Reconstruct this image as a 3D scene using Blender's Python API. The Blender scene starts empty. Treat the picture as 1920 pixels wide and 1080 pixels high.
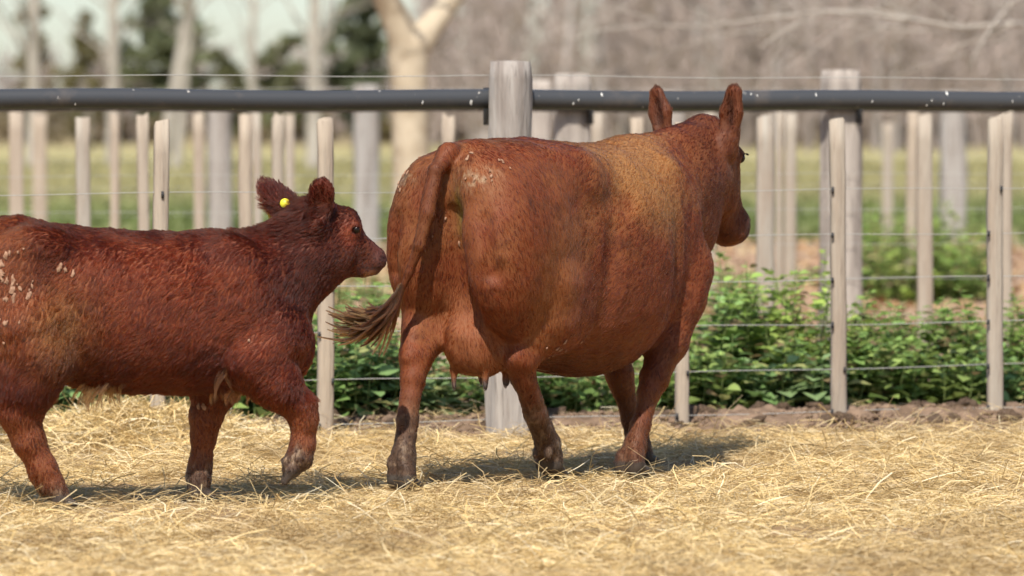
import bpy, math, random
import numpy as np
from mathutils import Vector, Matrix, kdtree

# ------------------------------------------------------------------ camera, sky, sun, exposure
sc = bpy.context.scene
CAM_Z = 1.449
FPX = 9000.0                                   # focal length in pixels of a 1920 px wide frame
cam_data = bpy.data.cameras.new('camera')
cam_data.sensor_width = 36.0
cam_data.lens = FPX / 1920.0 * 36.0
cam_data.clip_start = 0.5
cam_data.clip_end = 6000.0
cam_data.dof.use_dof = True
cam_data.dof.focus_distance = 18.7
cam_data.dof.aperture_fstop = 2.8
cam = bpy.data.objects.new('camera', cam_data)
sc.collection.objects.link(cam)
cam.location = (0, 0, CAM_Z)
cam.rotation_euler = (math.radians(90) - math.atan(325.0 / FPX), 0, 0)
sc.camera = cam

SUN_ELEV, SUN_AZ = math.radians(52), math.radians(-171)      # azimuth from +Y towards +X: behind the camera, to its left
sun_from = Vector((math.sin(SUN_AZ) * math.cos(SUN_ELEV), math.cos(SUN_AZ) * math.cos(SUN_ELEV), math.sin(SUN_ELEV)))
world = bpy.data.worlds.new('World')
sc.world = world
world.use_nodes = True
wn = world.node_tree
wn.nodes.clear()
sky_n = wn.nodes.new('ShaderNodeTexSky')
sky_n.sky_type = 'NISHITA'
sky_n.sun_disc = False
sky_n.sun_elevation = SUN_ELEV
sky_n.sun_rotation = SUN_AZ
sky_n.altitude = 20
sky_n.air_density = 0.92
sky_n.dust_density = 0.65
sky_n.ozone_density = 2.2
bg = wn.nodes.new('ShaderNodeBackground')
bg.inputs['Strength'].default_value = 0.105
wo = wn.nodes.new('ShaderNodeOutputWorld')
wn.links.new(sky_n.outputs[0], bg.inputs['Color'])
wn.links.new(bg.outputs[0], wo.inputs['Surface'])
sun_data = bpy.data.lights.new('sun', 'SUN')
sun_data.energy = 5.0
sun_data.angle = math.radians(0.6)
sun_data.color = (1.0, 0.945, 0.86)
sun = bpy.data.objects.new('sun', sun_data)
sc.collection.objects.link(sun)
sun.rotation_euler = sun_from.to_track_quat('Z', 'Y').to_euler()
sc.view_settings.view_transform = 'Standard'
sc.view_settings.look = 'None'
sc.view_settings.exposure = 0.40
sc.view_settings.gamma = 1.0
sc.view_settings.use_curve_mapping = False
sc.render.engine = 'CYCLES'
sc.cycles.max_bounces = 5
sc.cycles.diffuse_bounces = 2
sc.cycles.glossy_bounces = 2
sc.cycles.transmission_bounces = 3
sc.cycles.use_adaptive_sampling = True
sc.cycles.adaptive_threshold = 0.02
sc.cycles.use_denoising = True
sc.cycles_curves.shape = 'RIBBONS'

# ------------------------------------------------------------------ helpers
rng = np.random.default_rng(11)
COL = sc.collection.objects

def wx(px, Y):
    return (px - 960.0) / FPX * Y

def link(o, parent=None, label=None, cat=None, group=None, kind=None):
    COL.link(o)
    if parent is not None:
        o.parent = parent
    if label: o['label'] = label
    if cat: o['category'] = cat
    if group: o['group'] = group
    if kind: o['kind'] = kind
    return o

def empty(name, loc=(0, 0, 0), rz=0.0, **kw):
    o = bpy.data.objects.new(name, None)
    o.location = loc
    o.rotation_euler = (0, 0, rz)
    return link(o, **kw)

def make_mesh(name, V, F, mat=None, smooth=False, cols=None):
    """V (n,3); F (m,3) or (m,4) int array, or a list of such arrays; cols (n,3) point colours"""
    me = bpy.data.meshes.new(name)
    V = np.asarray(V, np.float32)
    Fs = F if isinstance(F, list) else [F]
    Fs = [np.asarray(f, np.int32) for f in Fs if len(f)]
    me.vertices.add(len(V))
    me.vertices.foreach_set('co', V.ravel())
    nl = sum(f.size for f in Fs)
    npoly = sum(len(f) for f in Fs)
    me.loops.add(nl)
    me.polygons.add(npoly)
    me.loops.foreach_set('vertex_index', np.concatenate([f.ravel() for f in Fs]))
    tot = np.concatenate([np.full(len(f), f.shape[1], np.int32) for f in Fs])
    start = np.concatenate([[0], np.cumsum(tot)[:-1]]).astype(np.int32)
    me.polygons.foreach_set('loop_start', start)
    me.polygons.foreach_set('loop_total', tot)
    if smooth:
        me.polygons.foreach_set('use_smooth', np.ones(npoly, bool))
    if cols is not None:
        a = me.attributes.new('col', 'FLOAT_COLOR', 'POINT')
        c = np.ones((len(V), 4), np.float32)
        c[:, :3] = cols
        a.data.foreach_set('color', c.ravel())
    me.update(calc_edges=True)
    if mat: me.materials.append(mat)
    return me

def mobj(name, V, F, mat=None, smooth=False, cols=None, **kw):
    o = bpy.data.objects.new(name, make_mesh(name, V, F, mat, smooth, cols))
    return link(o, **kw)

def hash3(ix, iy, iz, seed):
    h = (ix.astype(np.int64) * 374761393 + iy.astype(np.int64) * 668265263 + iz.astype(np.int64) * 2147483647 + seed * 974634599) & 0xffffffff
    h = ((h ^ (h >> 13)) * 1274126177) & 0xffffffff
    h = ((h ^ (h >> 16)) * 2246822519) & 0xffffffff
    return ((h ^ (h >> 15)) & 0xffffff) / float(0xffffff)

def vnoise(P, scale=1.0, seed=0):
    """smooth value noise in 0..1 at points P (n,3)"""
    P = np.asarray(P, np.float64) * scale
    i = np.floor(P).astype(np.int64)
    f = P - i
    f = f * f * (3 - 2 * f)
    out = 0
    for dx in (0, 1):
        for dy in (0, 1):
            for dz in (0, 1):
                w = (f[:, 0] if dx else 1 - f[:, 0]) * (f[:, 1] if dy else 1 - f[:, 1]) * (f[:, 2] if dz else 1 - f[:, 2])
                out = out + w * hash3(i[:, 0] + dx, i[:, 1] + dy, i[:, 2] + dz, seed)
    return out

def fbm(P, scale, seed=0, octaves=3):
    s, a, t = 0, 1.0, 0
    for k in range(octaves):
        s = s + a * vnoise(P, scale * 2 ** k, seed + 17 * k)
        t += a
        a *= 0.5
    return s / t

def sstep(a, b, x):
    t = np.clip((x - a) / (b - a), 0, 1)
    return t * t * (3 - 2 * t)

def mix(a, b, t):
    t = np.asarray(t)[:, None]
    return np.asarray(a) * (1 - t) + np.asarray(b) * t

# ---- materials
def material(name, color=(0.5, 0.5, 0.5), rough=0.8, attr=None, noise=None, bump=None, spec=0.3, trans=0.0, metallic=0.0, stretch=None, vary=None):
    """noise=(scale, colour2, detail, low, high) mixes a second colour; bump=(scale, strength, distance)"""
    m = bpy.data.materials.new(name)
    m.use_nodes = True
    nt = m.node_tree
    b = nt.nodes['Principled BSDF']
    b.inputs['Roughness'].default_value = rough
    b.inputs['Specular IOR Level'].default_value = spec
    b.inputs['Metallic'].default_value = metallic
    tc = nt.nodes.new('ShaderNodeTexCoord')
    vec = tc.outputs['Object']
    if stretch:
        mp = nt.nodes.new('ShaderNodeMapping')
        mp.inputs['Scale'].default_value = stretch
        nt.links.new(vec, mp.inputs['Vector'])
        vec = mp.outputs['Vector']
    if attr:
        at = nt.nodes.new('ShaderNodeAttribute')
        at.attribute_name = attr
        src = at.outputs['Color']
    else:
        rgb = nt.nodes.new('ShaderNodeRGB')
        rgb.outputs[0].default_value = (*color, 1)
        src = rgb.outputs[0]
    if vary:
        oi = nt.nodes.new('ShaderNodeObjectInfo')
        mv = nt.nodes.new('ShaderNodeMix')
        mv.data_type = 'RGBA'
        nt.links.new(oi.outputs['Random'], mv.inputs['Factor'])
        nt.links.new(src, mv.inputs['A'])
        mv.inputs['B'].default_value = (*vary, 1)
        src = mv.outputs['Result']
    for nz in ([noise] if noise and not isinstance(noise, list) else (noise or [])):
        scale, c2, detail, lo, hi = nz
        t = nt.nodes.new('ShaderNodeTexNoise')
        t.inputs['Scale'].default_value = scale
        t.inputs['Detail'].default_value = detail
        t.inputs['Roughness'].default_value = 0.6
        nt.links.new(vec, t.inputs['Vector'])
        mr = nt.nodes.new('ShaderNodeMapRange')
        mr.inputs['From Min'].default_value = lo
        mr.inputs['From Max'].default_value = hi
        nt.links.new(t.outputs['Fac'], mr.inputs['Value'])
        mx = nt.nodes.new('ShaderNodeMix')
        mx.data_type = 'RGBA'
        nt.links.new(mr.outputs['Result'], mx.inputs['Factor'])
        nt.links.new(src, mx.inputs['A'])
        mx.inputs['B'].default_value = (*c2, 1)
        src = mx.outputs['Result']
    nt.links.new(src, b.inputs['Base Color'])
    if bump:
        t = nt.nodes.new('ShaderNodeTexNoise')
        t.inputs['Scale'].default_value = bump[0]
        t.inputs['Detail'].default_value = 6
        nt.links.new(vec, t.inputs['Vector'])
        bp = nt.nodes.new('ShaderNodeBump')
        bp.inputs['Strength'].default_value = bump[1]
        bp.inputs['Distance'].default_value = bump[2]
        nt.links.new(t.outputs['Fac'], bp.inputs['Height'])
        nt.links.new(bp.outputs['Normal'], b.inputs['Normal'])
    if trans > 0:
        tr = nt.nodes.new('ShaderNodeBsdfTranslucent')
        nt.links.new(src, tr.inputs['Color'])
        ms = nt.nodes.new('ShaderNodeMixShader')
        ms.inputs['Fac'].default_value = trans
        out = nt.nodes['Material Output']
        nt.links.new(b.outputs[0], ms.inputs[1])
        nt.links.new(tr.outputs[0], ms.inputs[2])
        nt.links.new(ms.outputs[0], out.inputs['Surface'])
    return m

def hair_material(name):
    m = bpy.data.materials.new(name)
    m.use_nodes = True
    nt = m.node_tree
    nt.nodes.clear()
    at = nt.nodes.new('ShaderNodeAttribute')
    at.attribute_name = 'col'
    h = nt.nodes.new('ShaderNodeBsdfHairPrincipled')
    h.model = 'CHIANG'
    h.parametrization = 'COLOR'
    h.inputs['Roughness'].default_value = 0.42
    h.inputs['Radial Roughness'].default_value = 0.55
    h.inputs['Coat'].default_value = 0.0
    h.inputs['IOR'].default_value = 1.36
    h.inputs['Random Roughness'].default_value = 0.2
    gm = nt.nodes.new('ShaderNodeGamma')                 # hair scatters many times: the strand itself is darker than the coat
    gm.inputs['Gamma'].default_value = 1.44
    nt.links.new(at.outputs['Color'], gm.inputs['Color'])
    nt.links.new(gm.outputs['Color'], h.inputs['Color'])
    out = nt.nodes.new('ShaderNodeOutputMaterial')
    nt.links.new(h.outputs[0], out.inputs['Surface'])
    return m

# ---- geometry pieces (return V, F)
def tube(pts, radii, sides=6, cap=True, squash=None):
    pts = np.asarray(pts, float)
    n = len(pts)
    radii = np.broadcast_to(np.asarray(radii, float), (n,))
    d = np.gradient(pts, axis=0)
    d /= np.linalg.norm(d, axis=1, keepdims=True) + 1e-12
    up = np.array([0, 0, 1.0]) if abs(d[0][2]) < 0.9 else np.array([0, 1.0, 0])
    a = np.linspace(0, 2 * math.pi, sides, endpoint=False)
    V = []
    for i in range(n):
        s = np.cross(d[i], up)
        s /= np.linalg.norm(s) + 1e-12
        t = np.cross(s, d[i])
        up = t
        V.append(pts[i] + radii[i] * (np.cos(a)[:, None] * s + np.sin(a)[:, None] * t))
    V = np.concatenate(V)
    i = np.arange(n - 1)[:, None] * sides
    j = np.arange(sides)[None, :]
    j2 = (j + 1) % sides
    Q = np.stack([i + j, i + j2, i + sides + j2, i + sides + j], -1).reshape(-1, 4)
    Fs = [Q]
    if cap:
        nV = len(V)
        V = np.concatenate([V, pts[:1], pts[-1:]])
        jj = np.arange(sides)
        j2 = (jj + 1) % sides
        Fs.append(np.stack([j2, jj, np.full(sides, nV)], -1))
        b = (n - 1) * sides
        Fs.append(np.stack([b + jj, b + j2, np.full(sides, nV + 1)], -1))
    return V, Fs

class Join:
    def __init__(self):
        self.V, self.T, self.Q, self.C, self.n = [], [], [], [], 0
    def add(self, V, F, col=None):
        for f in (F if isinstance(F, list) else [F]):
            f = np.asarray(f)
            if not len(f): continue
            (self.T if f.shape[1] == 3 else self.Q).append(f + self.n)
        self.V.append(np.asarray(V, float))
        self.n += len(V)
        if col is not None:
            col = np.asarray(col, float)
            self.C.append(np.broadcast_to(col, (len(V), 3)) if col.ndim == 1 else col)
        return self
    def arrays(self):
        Fs = []
        if self.Q: Fs.append(np.concatenate(self.Q))
        if self.T: Fs.append(np.concatenate(self.T))
        return np.concatenate(self.V), Fs, (np.concatenate(self.C) if self.C else None)
    def obj(self, name, mat, smooth=False, **kw):
        V, F, C = self.arrays()
        return mobj(name, V, F, mat, smooth, C, **kw)

def box(cx, cy, cz, sx, sy, sz):
    V = np.array([[x, y, z] for z in (-.5, .5) for y in (-.5, .5) for x in (-.5, .5)]) * (sx, sy, sz) + (cx, cy, cz)
    F = np.array([[0, 2, 3, 1], [4, 5, 7, 6], [0, 1, 5, 4], [2, 6, 7, 3], [0, 4, 6, 2], [1, 3, 7, 5]])
    return V, F
# ------------------------------------------------------------------ implicit bodies: smooth unions of tapered limbs, meshed by surface nets
class Field:
    def __init__(self, lo, hi, h):
        self.lo = np.array(lo, float); self.h = h
        self.n = np.ceil((np.array(hi, float) - self.lo) / h).astype(int) + 1
        self.F = np.full(self.n, 1.0, np.float32)
        self.ax = [self.lo[i] + h * np.arange(self.n[i]) for i in range(3)]
    def _sub(self, lo, hi, pad):
        sl = []
        for i in range(3):
            a = int(max(0, math.floor((lo[i] - pad - self.lo[i]) / self.h)))
            b = int(min(self.n[i], math.ceil((hi[i] + pad - self.lo[i]) / self.h) + 1))
            sl.append(slice(a, max(a, b)))
        X, Y, Z = np.meshgrid(self.ax[0][sl[0]], self.ax[1][sl[1]], self.ax[2][sl[2]], indexing='ij', sparse=True)
        return tuple(sl), X.astype(np.float32), Y.astype(np.float32), Z.astype(np.float32)
    def _put(self, sl, d, k, cut):
        A = self.F[sl]
        if cut:
            d = -d
            hh = np.maximum(k - np.abs(A - d), 0) / k
            self.F[sl] = np.maximum(A, d) + hh * hh * k * 0.25
        else:
            hh = np.maximum(k - np.abs(A - d), 0) / k
            self.F[sl] = np.minimum(A, d) - hh * hh * k * 0.25
    def cap(self, a, b, ra, rb, k=0.05, cut=False, flat=None):
        a = np.array(a, float); b = np.array(b, float)
        R = max(ra, rb)
        sl, X, Y, Z = self._sub(np.minimum(a, b) - R, np.maximum(a, b) + R, k + 3 * self.h)
        ba = b - a
        L = max(float(ba @ ba), 1e-9)
        t = np.clip(((X - a[0]) * ba[0] + (Y - a[1]) * ba[1] + (Z - a[2]) * ba[2]) / L, 0, 1)
        dx = X - (a[0] + t * ba[0]); dy = Y - (a[1] + t * ba[1]); dz = Z - (a[2] + t * ba[2])
        if flat: dx = dx / flat[0]; dy = dy / flat[1]; dz = dz / flat[2]
        d = np.sqrt(dx * dx + dy * dy + dz * dz) - (ra + (rb - ra) * t)
        self._put(sl, d, k, cut)
        return self
    def chain(self, pts, rad, k=0.04, flat=None):
        for i in range(len(pts) - 1):
            self.cap(pts[i], pts[i + 1], rad[i], rad[i + 1], k, flat=flat)
        return self
    def ell(self, c, r, k=0.05, axis=None, side=None, cut=False):
        """ellipsoid of radii r=(side, other, along axis); without axis: along x, y, z"""
        c = np.array(c, float); r = np.array(r, float)
        if axis is None:
            M = np.eye(3)
        else:
            w = np.array(axis, float); w /= np.linalg.norm(w)
            s = np.array(side if side is not None else (1, 0, 0), float)
            s = s - w * (s @ w); s /= np.linalg.norm(s)
            M = np.stack([s, np.cross(w, s), w])
        ext = np.sqrt(((M * r[:, None]) ** 2).sum(0))
        sl, X, Y, Z = self._sub(c - ext, c + ext, k + 3 * self.h)
        dx, dy, dz = X - c[0], Y - c[1], Z - c[2]
        k0 = k1 = 0
        for i in range(3):
            p = M[i, 0] * dx + M[i, 1] * dy + M[i, 2] * dz
            k0 = k0 + (p / r[i]) ** 2
            k1 = k1 + (p / (r[i] * r[i])) ** 2
        k0 = np.sqrt(k0); k1 = np.sqrt(k1) + 1e-6
        d = k0 * (k0 - 1) / k1
        self._put(sl, d, k, cut)
        return self
    def sweep(self, st, k=0.05, p=2.4):
        """stations (f, z_top, z_bottom, half_width, fraction of height with the largest width) along y"""
        st = np.array(st, float)
        f0, f1 = st[0, 0], st[-1, 0]
        w = st[:, 3].max()
        sl, X, Y, Z = self._sub((-w, f0, st[:, 2].min()), (w, f1, st[:, 1].max()), k + 4 * self.h)
        y = np.clip(Y[0, :, 0], f0, f1)
        def itp(col):
            ys = st[:, 0]; v = st[:, col]
            m = np.gradient(v, ys)
            i = np.clip(np.searchsorted(ys, y) - 1, 0, len(ys) - 2)
            hh = ys[i + 1] - ys[i]; t = (y - ys[i]) / hh
            return ((1 + 2 * t) * (1 - t) ** 2 * v[i] + t * (1 - t) ** 2 * hh * m[i] + t * t * (3 - 2 * t) * v[i + 1] + t * t * (t - 1) * hh * m[i + 1])
        top, bot, hw, fr = (itp(c)[None, :, None].astype(np.float32) for c in (1, 2, 3, 4))
        zc = bot + (top - bot) * fr
        hz = np.where(Z > zc, top - zc, zc - bot)
        e = (np.abs(X) / hw) ** p + (np.abs(Z - zc) / hz) ** p
        e = e ** (1 / p)
        d = (e - 1) * np.minimum(hw, hz)
        over = np.maximum(np.maximum(f0 - Y, Y - f1), 0)
        d = np.where(over > 0, np.sqrt(np.maximum(d, 0) ** 2 + over ** 2), d)
        self._put(sl, d, k, False)
        return self
    def rough(self, amp, scale, seed, mask=None, stretch=(1, 1, 1)):
        """uneven flesh: add low noise near the surface"""
        idx = np.argwhere(np.abs(self.F) < 0.05)
        P = self.lo + idx * self.h
        v = (fbm(P * np.array(stretch), scale, seed, 2) - 0.5) * 2 * amp
        if mask is not None: v = v * mask(P)
        self.F[idx[:, 0], idx[:, 1], idx[:, 2]] += v.astype(np.float32)
        return self
    def sample(self, P):
        q = (P - self.lo) / self.h
        q = np.clip(q, 0, np.array(self.n) - 1.001)
        i = np.floor(q).astype(int); f = q - i
        out = 0
        for dx in (0, 1):
            for dy in (0, 1):
                for dz in (0, 1):
                    w = (f[:, 0] if dx else 1 - f[:, 0]) * (f[:, 1] if dy else 1 - f[:, 1]) * (f[:, 2] if dz else 1 - f[:, 2])
                    out = out + w * self.F[i[:, 0] + dx, i[:, 1] + dy, i[:, 2] + dz]
        return out
    def grad(self, P):
        e = self.h * 0.7
        g = np.stack([self.sample(P + np.eye(3)[a] * e) - self.sample(P - np.eye(3)[a] * e) for a in range(3)], -1)
        return g / (np.linalg.norm(g, axis=1, keepdims=True) + 1e-9)
    def mesh(self):
        F = self.F
        S = F < 0
        c = [(x, y, z) for x in (0, 1) for y in (0, 1) for z in (0, 1)]
        nx, ny, nz = F.shape
        def corner(A, o): return A[o[0]:nx - 1 + o[0], o[1]:ny - 1 + o[1], o[2]:nz - 1 + o[2]]
        cnt = sum(corner(S, o).astype(np.uint8) for o in c)
        cells = np.argwhere((cnt > 0) & (cnt < 8))
        ids = np.full((nx - 1, ny - 1, nz - 1), -1, np.int64)
        ids[cells[:, 0], cells[:, 1], cells[:, 2]] = np.arange(len(cells))
        acc = np.zeros((len(cells), 3)); num = np.zeros(len(cells))
        for o in c:
            for a in range(3):
                if o[a]: continue
                p = list(o); p[a] = 1
                va = F[cells[:, 0] + o[0], cells[:, 1] + o[1], cells[:, 2] + o[2]]
                vb = F[cells[:, 0] + p[0], cells[:, 1] + p[1], cells[:, 2] + p[2]]
                m = (va < 0) != (vb < 0)
                t = np.where(m, va / np.where(np.abs(va - vb) < 1e-12, 1, va - vb), 0)
                pos = np.tile(np.array(o, float), (len(cells), 1))
                pos[:, a] += t
                acc[m] += pos[m]; num[m] += 1
        V = self.lo + (cells + acc / num[:, None]) * self.h
        Q = []
        for a in range(3):
            b, d = (a + 1) % 3, (a + 2) % 3
            s0 = [slice(None)] * 3; s1 = [slice(None)] * 3
            s0[a] = slice(0, -1); s1[a] = slice(1, None)
            ch = S[tuple(s0)] != S[tuple(s1)]
            e = np.argwhere(ch)
            e = e[(e[:, b] > 0) & (e[:, d] > 0) & (e[:, b] < F.shape[b] - 1) & (e[:, d] < F.shape[d] - 1)]
            def cid(db, dd):
                q = e.copy(); q[:, b] -= db; q[:, d] -= dd
                return ids[q[:, 0], q[:, 1], q[:, 2]]
            q = np.stack([cid(1, 1), cid(0, 1), cid(0, 0), cid(1, 0)], -1)
            flip = ~S[e[:, 0], e[:, 1], e[:, 2]]
            q[flip] = q[flip][:, ::-1]
            Q.append(q)
        Q = np.concatenate(Q)
        # relax once, then pull back on to the surface
        for it in range(2):
            s = np.zeros_like(V); n = np.zeros(len(V))
            for i in range(4):
                np.add.at(s, Q[:, i], V[Q[:, (i + 1) % 4]]); np.add.at(n, Q[:, i], 1)
                np.add.at(s, Q[:, i], V[Q[:, (i + 3) % 4]]); np.add.at(n, Q[:, i], 1)
            V = V * 0.4 + 0.6 * s / np.maximum(n, 1)[:, None]
            V = V - self.grad(V) * np.clip(self.sample(V), -self.h, self.h)[:, None] * 0.8
        return V, Q

def scatter(V, Q, count, seed, weight=None):
    """random points on a quad mesh: positions and corner weights"""
    r = np.random.default_rng(seed)
    T = np.concatenate([Q[:, [0, 1, 2]], Q[:, [0, 2, 3]]])
    A = np.linalg.norm(np.cross(V[T[:, 1]] - V[T[:, 0]], V[T[:, 2]] - V[T[:, 0]]), axis=1)
    if weight is not None: A = A * weight[T].mean(1)
    pick = np.searchsorted(np.cumsum(A), r.random(count) * A.sum())
    pick = np.minimum(pick, len(T) - 1)
    u, v = r.random(count), r.random(count)
    m = u + v > 1
    u[m], v[m] = 1 - u[m], 1 - v[m]
    t = T[pick]
    return V[t[:, 0]] * (1 - u - v)[:, None] + V[t[:, 1]] * u[:, None] + V[t[:, 2]] * v[:, None]

def hair_object(name, P, R, cols, mat, parent, **kw):
    """P (n, m, 3) hair points, R (n, m) radii, cols (n, 3)"""
    n, m = P.shape[:2]
    hc = bpy.data.hair_curves.new(name)
    hc.add_curves([m] * n)
    hc.attributes['position'].data.foreach_set('vector', P.astype(np.float32).ravel())
    a = hc.attributes.get('radius') or hc.attributes.new('radius', 'FLOAT', 'POINT')
    a.data.foreach_set('value', R.astype(np.float32).ravel())
    c = hc.attributes.new('col', 'FLOAT_COLOR', 'CURVE')
    cc = np.ones((n, 4), np.float32); cc[:, :3] = cols
    c.data.foreach_set('color', cc.ravel())
    hc.materials.append(mat)
    o = bpy.data.objects.new(name, hc)
    return link(o, parent=parent, kind='stuff', **kw)

def grow_coat(field, V, Q, count, guides, flow, length, lift, colour, seed, radius=0.0005, clump=0.6, weight=None, curl=0.25, lockvar=0.5):
    """short hair lying along flow(P, N): strands bend with the coat and gather into locks"""
    r = np.random.default_rng(seed)
    P0 = scatter(V, Q, count, seed, weight)
    N = field.grad(P0)
    G0 = scatter(V, Q, guides, seed + 1, weight)
    kd = kdtree.KDTree(guides)
    for i, g in enumerate(G0): kd.insert(g, i)
    kd.balance()
    own = np.array([kd.find(p)[1] for p in P0])
    def strand(P, Nn, j):
        f = flow(P, Nn)
        w = np.stack([fbm(P, 14, 5 + a, 2) for a in range(3)], -1) - 0.5
        f = f + w * curl * 4
        f = f - Nn * (f * Nn).sum(1, keepdims=True)
        f /= np.linalg.norm(f, axis=1, keepdims=True) + 1e-9
        return f
    L = length(P0) * (0.7 + 0.6 * r.random(count))
    lf = lift(P0)
    d0 = strand(P0, N, 0)
    GN = field.grad(G0)
    gd = strand(G0, GN, 0) + (r.random((guides, 3)) - 0.5) * 0.5
    gl = length(G0)
    gtip = G0 + gd * gl[:, None] * 0.95 + GN * (gl * lift(G0) * 1.0)[:, None]
    jit = (r.random((count, 3)) - 0.5)
    d0 = d0 + jit * 0.25
    ts = np.array([0, 0.35, 0.7, 1.0])
    pts = []
    for t in ts:
        p = P0 + d0 * (L * t)[:, None] + N * (L * lf * math.sin(t * 1.9))[:, None]
        c = clump * t ** 1.3 * (0.6 + 0.8 * r.random(count)) if t > 0 else np.zeros(count)
        c = np.clip(c, 0, 0.97)[:, None]
        shift = gtip[own] - (G0[own] + gd[own] * 0)          # the lock's own direction
        tgt = G0[own] + shift * t
        p = p * (1 - c) + tgt * c
        pts.append(p)
    P = np.stack(pts, 1)
    R = radius * np.array([1.0, 0.95, 0.7, 0.15])[None, :] * (0.8 + 0.5 * r.random((count, 1)))
    shade = (0.75 + 0.5 * r.random(count))[:, None] * (1 - lockvar / 2 + lockvar * hash3(own, own * 7, own * 3, 5))[:, None]
    return P, R, colour(P0, N) * shade
# ------------------------------------------------------------------ the two animals (local axes: x = right, y = forward, z = up)
M_hide = material('hide', rough=0.6, attr='col', spec=0.22, noise=[(55, (0.03, 0.010, 0.006), 4, 0.60, 0.95)], bump=(160, 0.35, 0.004))
M_coat = hair_material('coat_hair')
M_eye = material('eye_gloss', (0.010, 0.006, 0.004), 0.12, spec=0.25)
M_mudflake = material('dried_mud', (0.36, 0.215, 0.14), 0.95, noise=(80, (0.20, 0.11, 0.07), 4, 0.4, 0.65), spec=0.1)
M_tag = material('yellow_plastic', (0.66, 0.62, 0.04), 0.45, spec=0.4)

def claw_pair(fld, pos, fwd, size=1.0, k=0.012, lift=0.0):
    """cloven hoof: two claws and dew claws, pos on the sole's centre"""
    pos = np.array(pos, float); fwd = np.array(fwd, float); fwd /= np.linalg.norm(fwd)
    sd = np.array([fwd[1], -fwd[0], 0]); sd /= np.linalg.norm(sd)
    for s in (-1, 1):
        a = pos + sd * s * 0.027 * size - fwd * 0.025 * size + (0, 0, 0.030 * size)
        b = pos + sd * s * 0.024 * size + fwd * 0.050 * size + (0, 0, 0.016 * size)
        fld.cap(a, b, 0.031 * size, 0.017 * size, k)
        fld.cap(a + (0, 0, 0.02 * size), a + (0, 0, 0.045 * size), 0.030 * size, 0.027 * size, 0.02)

# ---- red cow, walking away to the right
TH_COW = math.radians(35)
cow = empty('red_cow', (-0.2108, 18.60, 0.0), -TH_COW, label='large red brown cow seen from behind walking away with raised ears', cat='cow', group='red cattle on the straw')

H = 0.0115
cf = Field((-0.56, -0.40, -0.03), (0.52, 2.12, 1.62), H)
cf.sweep([(-0.06, 1.27, 0.90, 0.12, .55), (0.03, 1.335, 0.74, 0.20, .55), (0.18, 1.352, 0.60, 0.265, .55), (0.42, 1.355, 0.49, 0.325, .50),
          (0.64, 1.342, 0.425, 0.375, .47), (0.86, 1.335, 0.40, 0.392, .46), (1.06, 1.335, 0.46, 0.345, .48), (1.24, 1.33, 0.55, 0.272, .50),
          (1.36, 1.29, 0.66, 0.215, .52), (1.46, 1.24, 0.80, 0.14, .5)], k=0.05, p=2.25)
for s in (-1, 1):
    cf.ell((s * 0.215, 0.44, 1.215), (0.085, 0.15, 0.075), 0.14)                   # hip bones
    cf.ell((s * 0.13, -0.02, 1.20), (0.07, 0.07, 0.08), 0.09)                      # pin bones
    cf.ell((s * 0.180, 0.19, 0.93), (0.158, 0.30, 0.37), 0.08)                      # thighs
    cf.ell((s * 0.165, 0.03, 0.95), (0.132, 0.13, 0.27), 0.10)
    cf.ell((s * 0.215, 0.36, 0.70), (0.115, 0.16, 0.19), 0.07)                      # stifle and flank
    cf.ell((s * 0.205, 1.22, 0.96), (0.085, 0.15, 0.32), 0.06, axis=(0, -0.28, 1))   # shoulder blades
    cf.ell((s * 0.18, 1.30, 0.82), (0.095, 0.11, 0.14), 0.06)
# left hind leg (trailing)
cf.chain([(-0.19, 0.16, 0.78), (-0.185, 0.10, 0.66), (-0.155, -0.06, 0.50)], [0.130, 0.100, 0.060], 0.045)
cf.chain([(-0.19, 0.0, 0.66), (-0.152, -0.115, 0.505)], [0.06, 0.032], 0.03)
cf.chain([(-0.155, -0.065, 0.50), (-0.143, -0.10, 0.43), (-0.135, -0.145, 0.27), (-0.125, -0.185, 0.135)], [0.060, 0.047, 0.036, 0.042], 0.025)
cf.chain([(-0.125, -0.185, 0.135), (-0.115, -0.185, 0.06)], [0.043, 0.038], 0.02)
claw_pair(cf, (-0.110, -0.19, 0.0), (0.1, 1, 0), 1.05)
for s in (-1, 1): cf.cap((-0.125 + s * 0.03, -0.225, 0.115), (-0.125 + s * 0.03, -0.237, 0.10), 0.015, 0.011, 0.01)
# right hind leg (swinging forward)
cf.chain([(0.20, 0.30, 0.78), (0.205, 0.30, 0.65), (0.178, 0.19, 0.50)], [0.145, 0.105, 0.062], 0.05)
cf.chain([(0.205, 0.22, 0.64), (0.182, 0.13, 0.505)], [0.06, 0.032], 0.03)
cf.chain([(0.178, 0.175, 0.495), (0.168, 0.205, 0.43), (0.150, 0.315, 0.28), (0.132, 0.425, 0.155)], [0.060, 0.048, 0.038, 0.046], 0.025)
cf.chain([(0.132, 0.425, 0.155), (0.122, 0.455, 0.085)], [0.047, 0.040], 0.02)
claw_pair(cf, (0.118, 0.475, 0.022), (-0.05, 1, -0.35), 1.05)
for s in (-1, 1): cf.cap((0.132 + s * 0.03, 0.39, 0.125), (0.132 + s * 0.03, 0.38, 0.105), 0.016, 0.012, 0.01)
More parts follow.
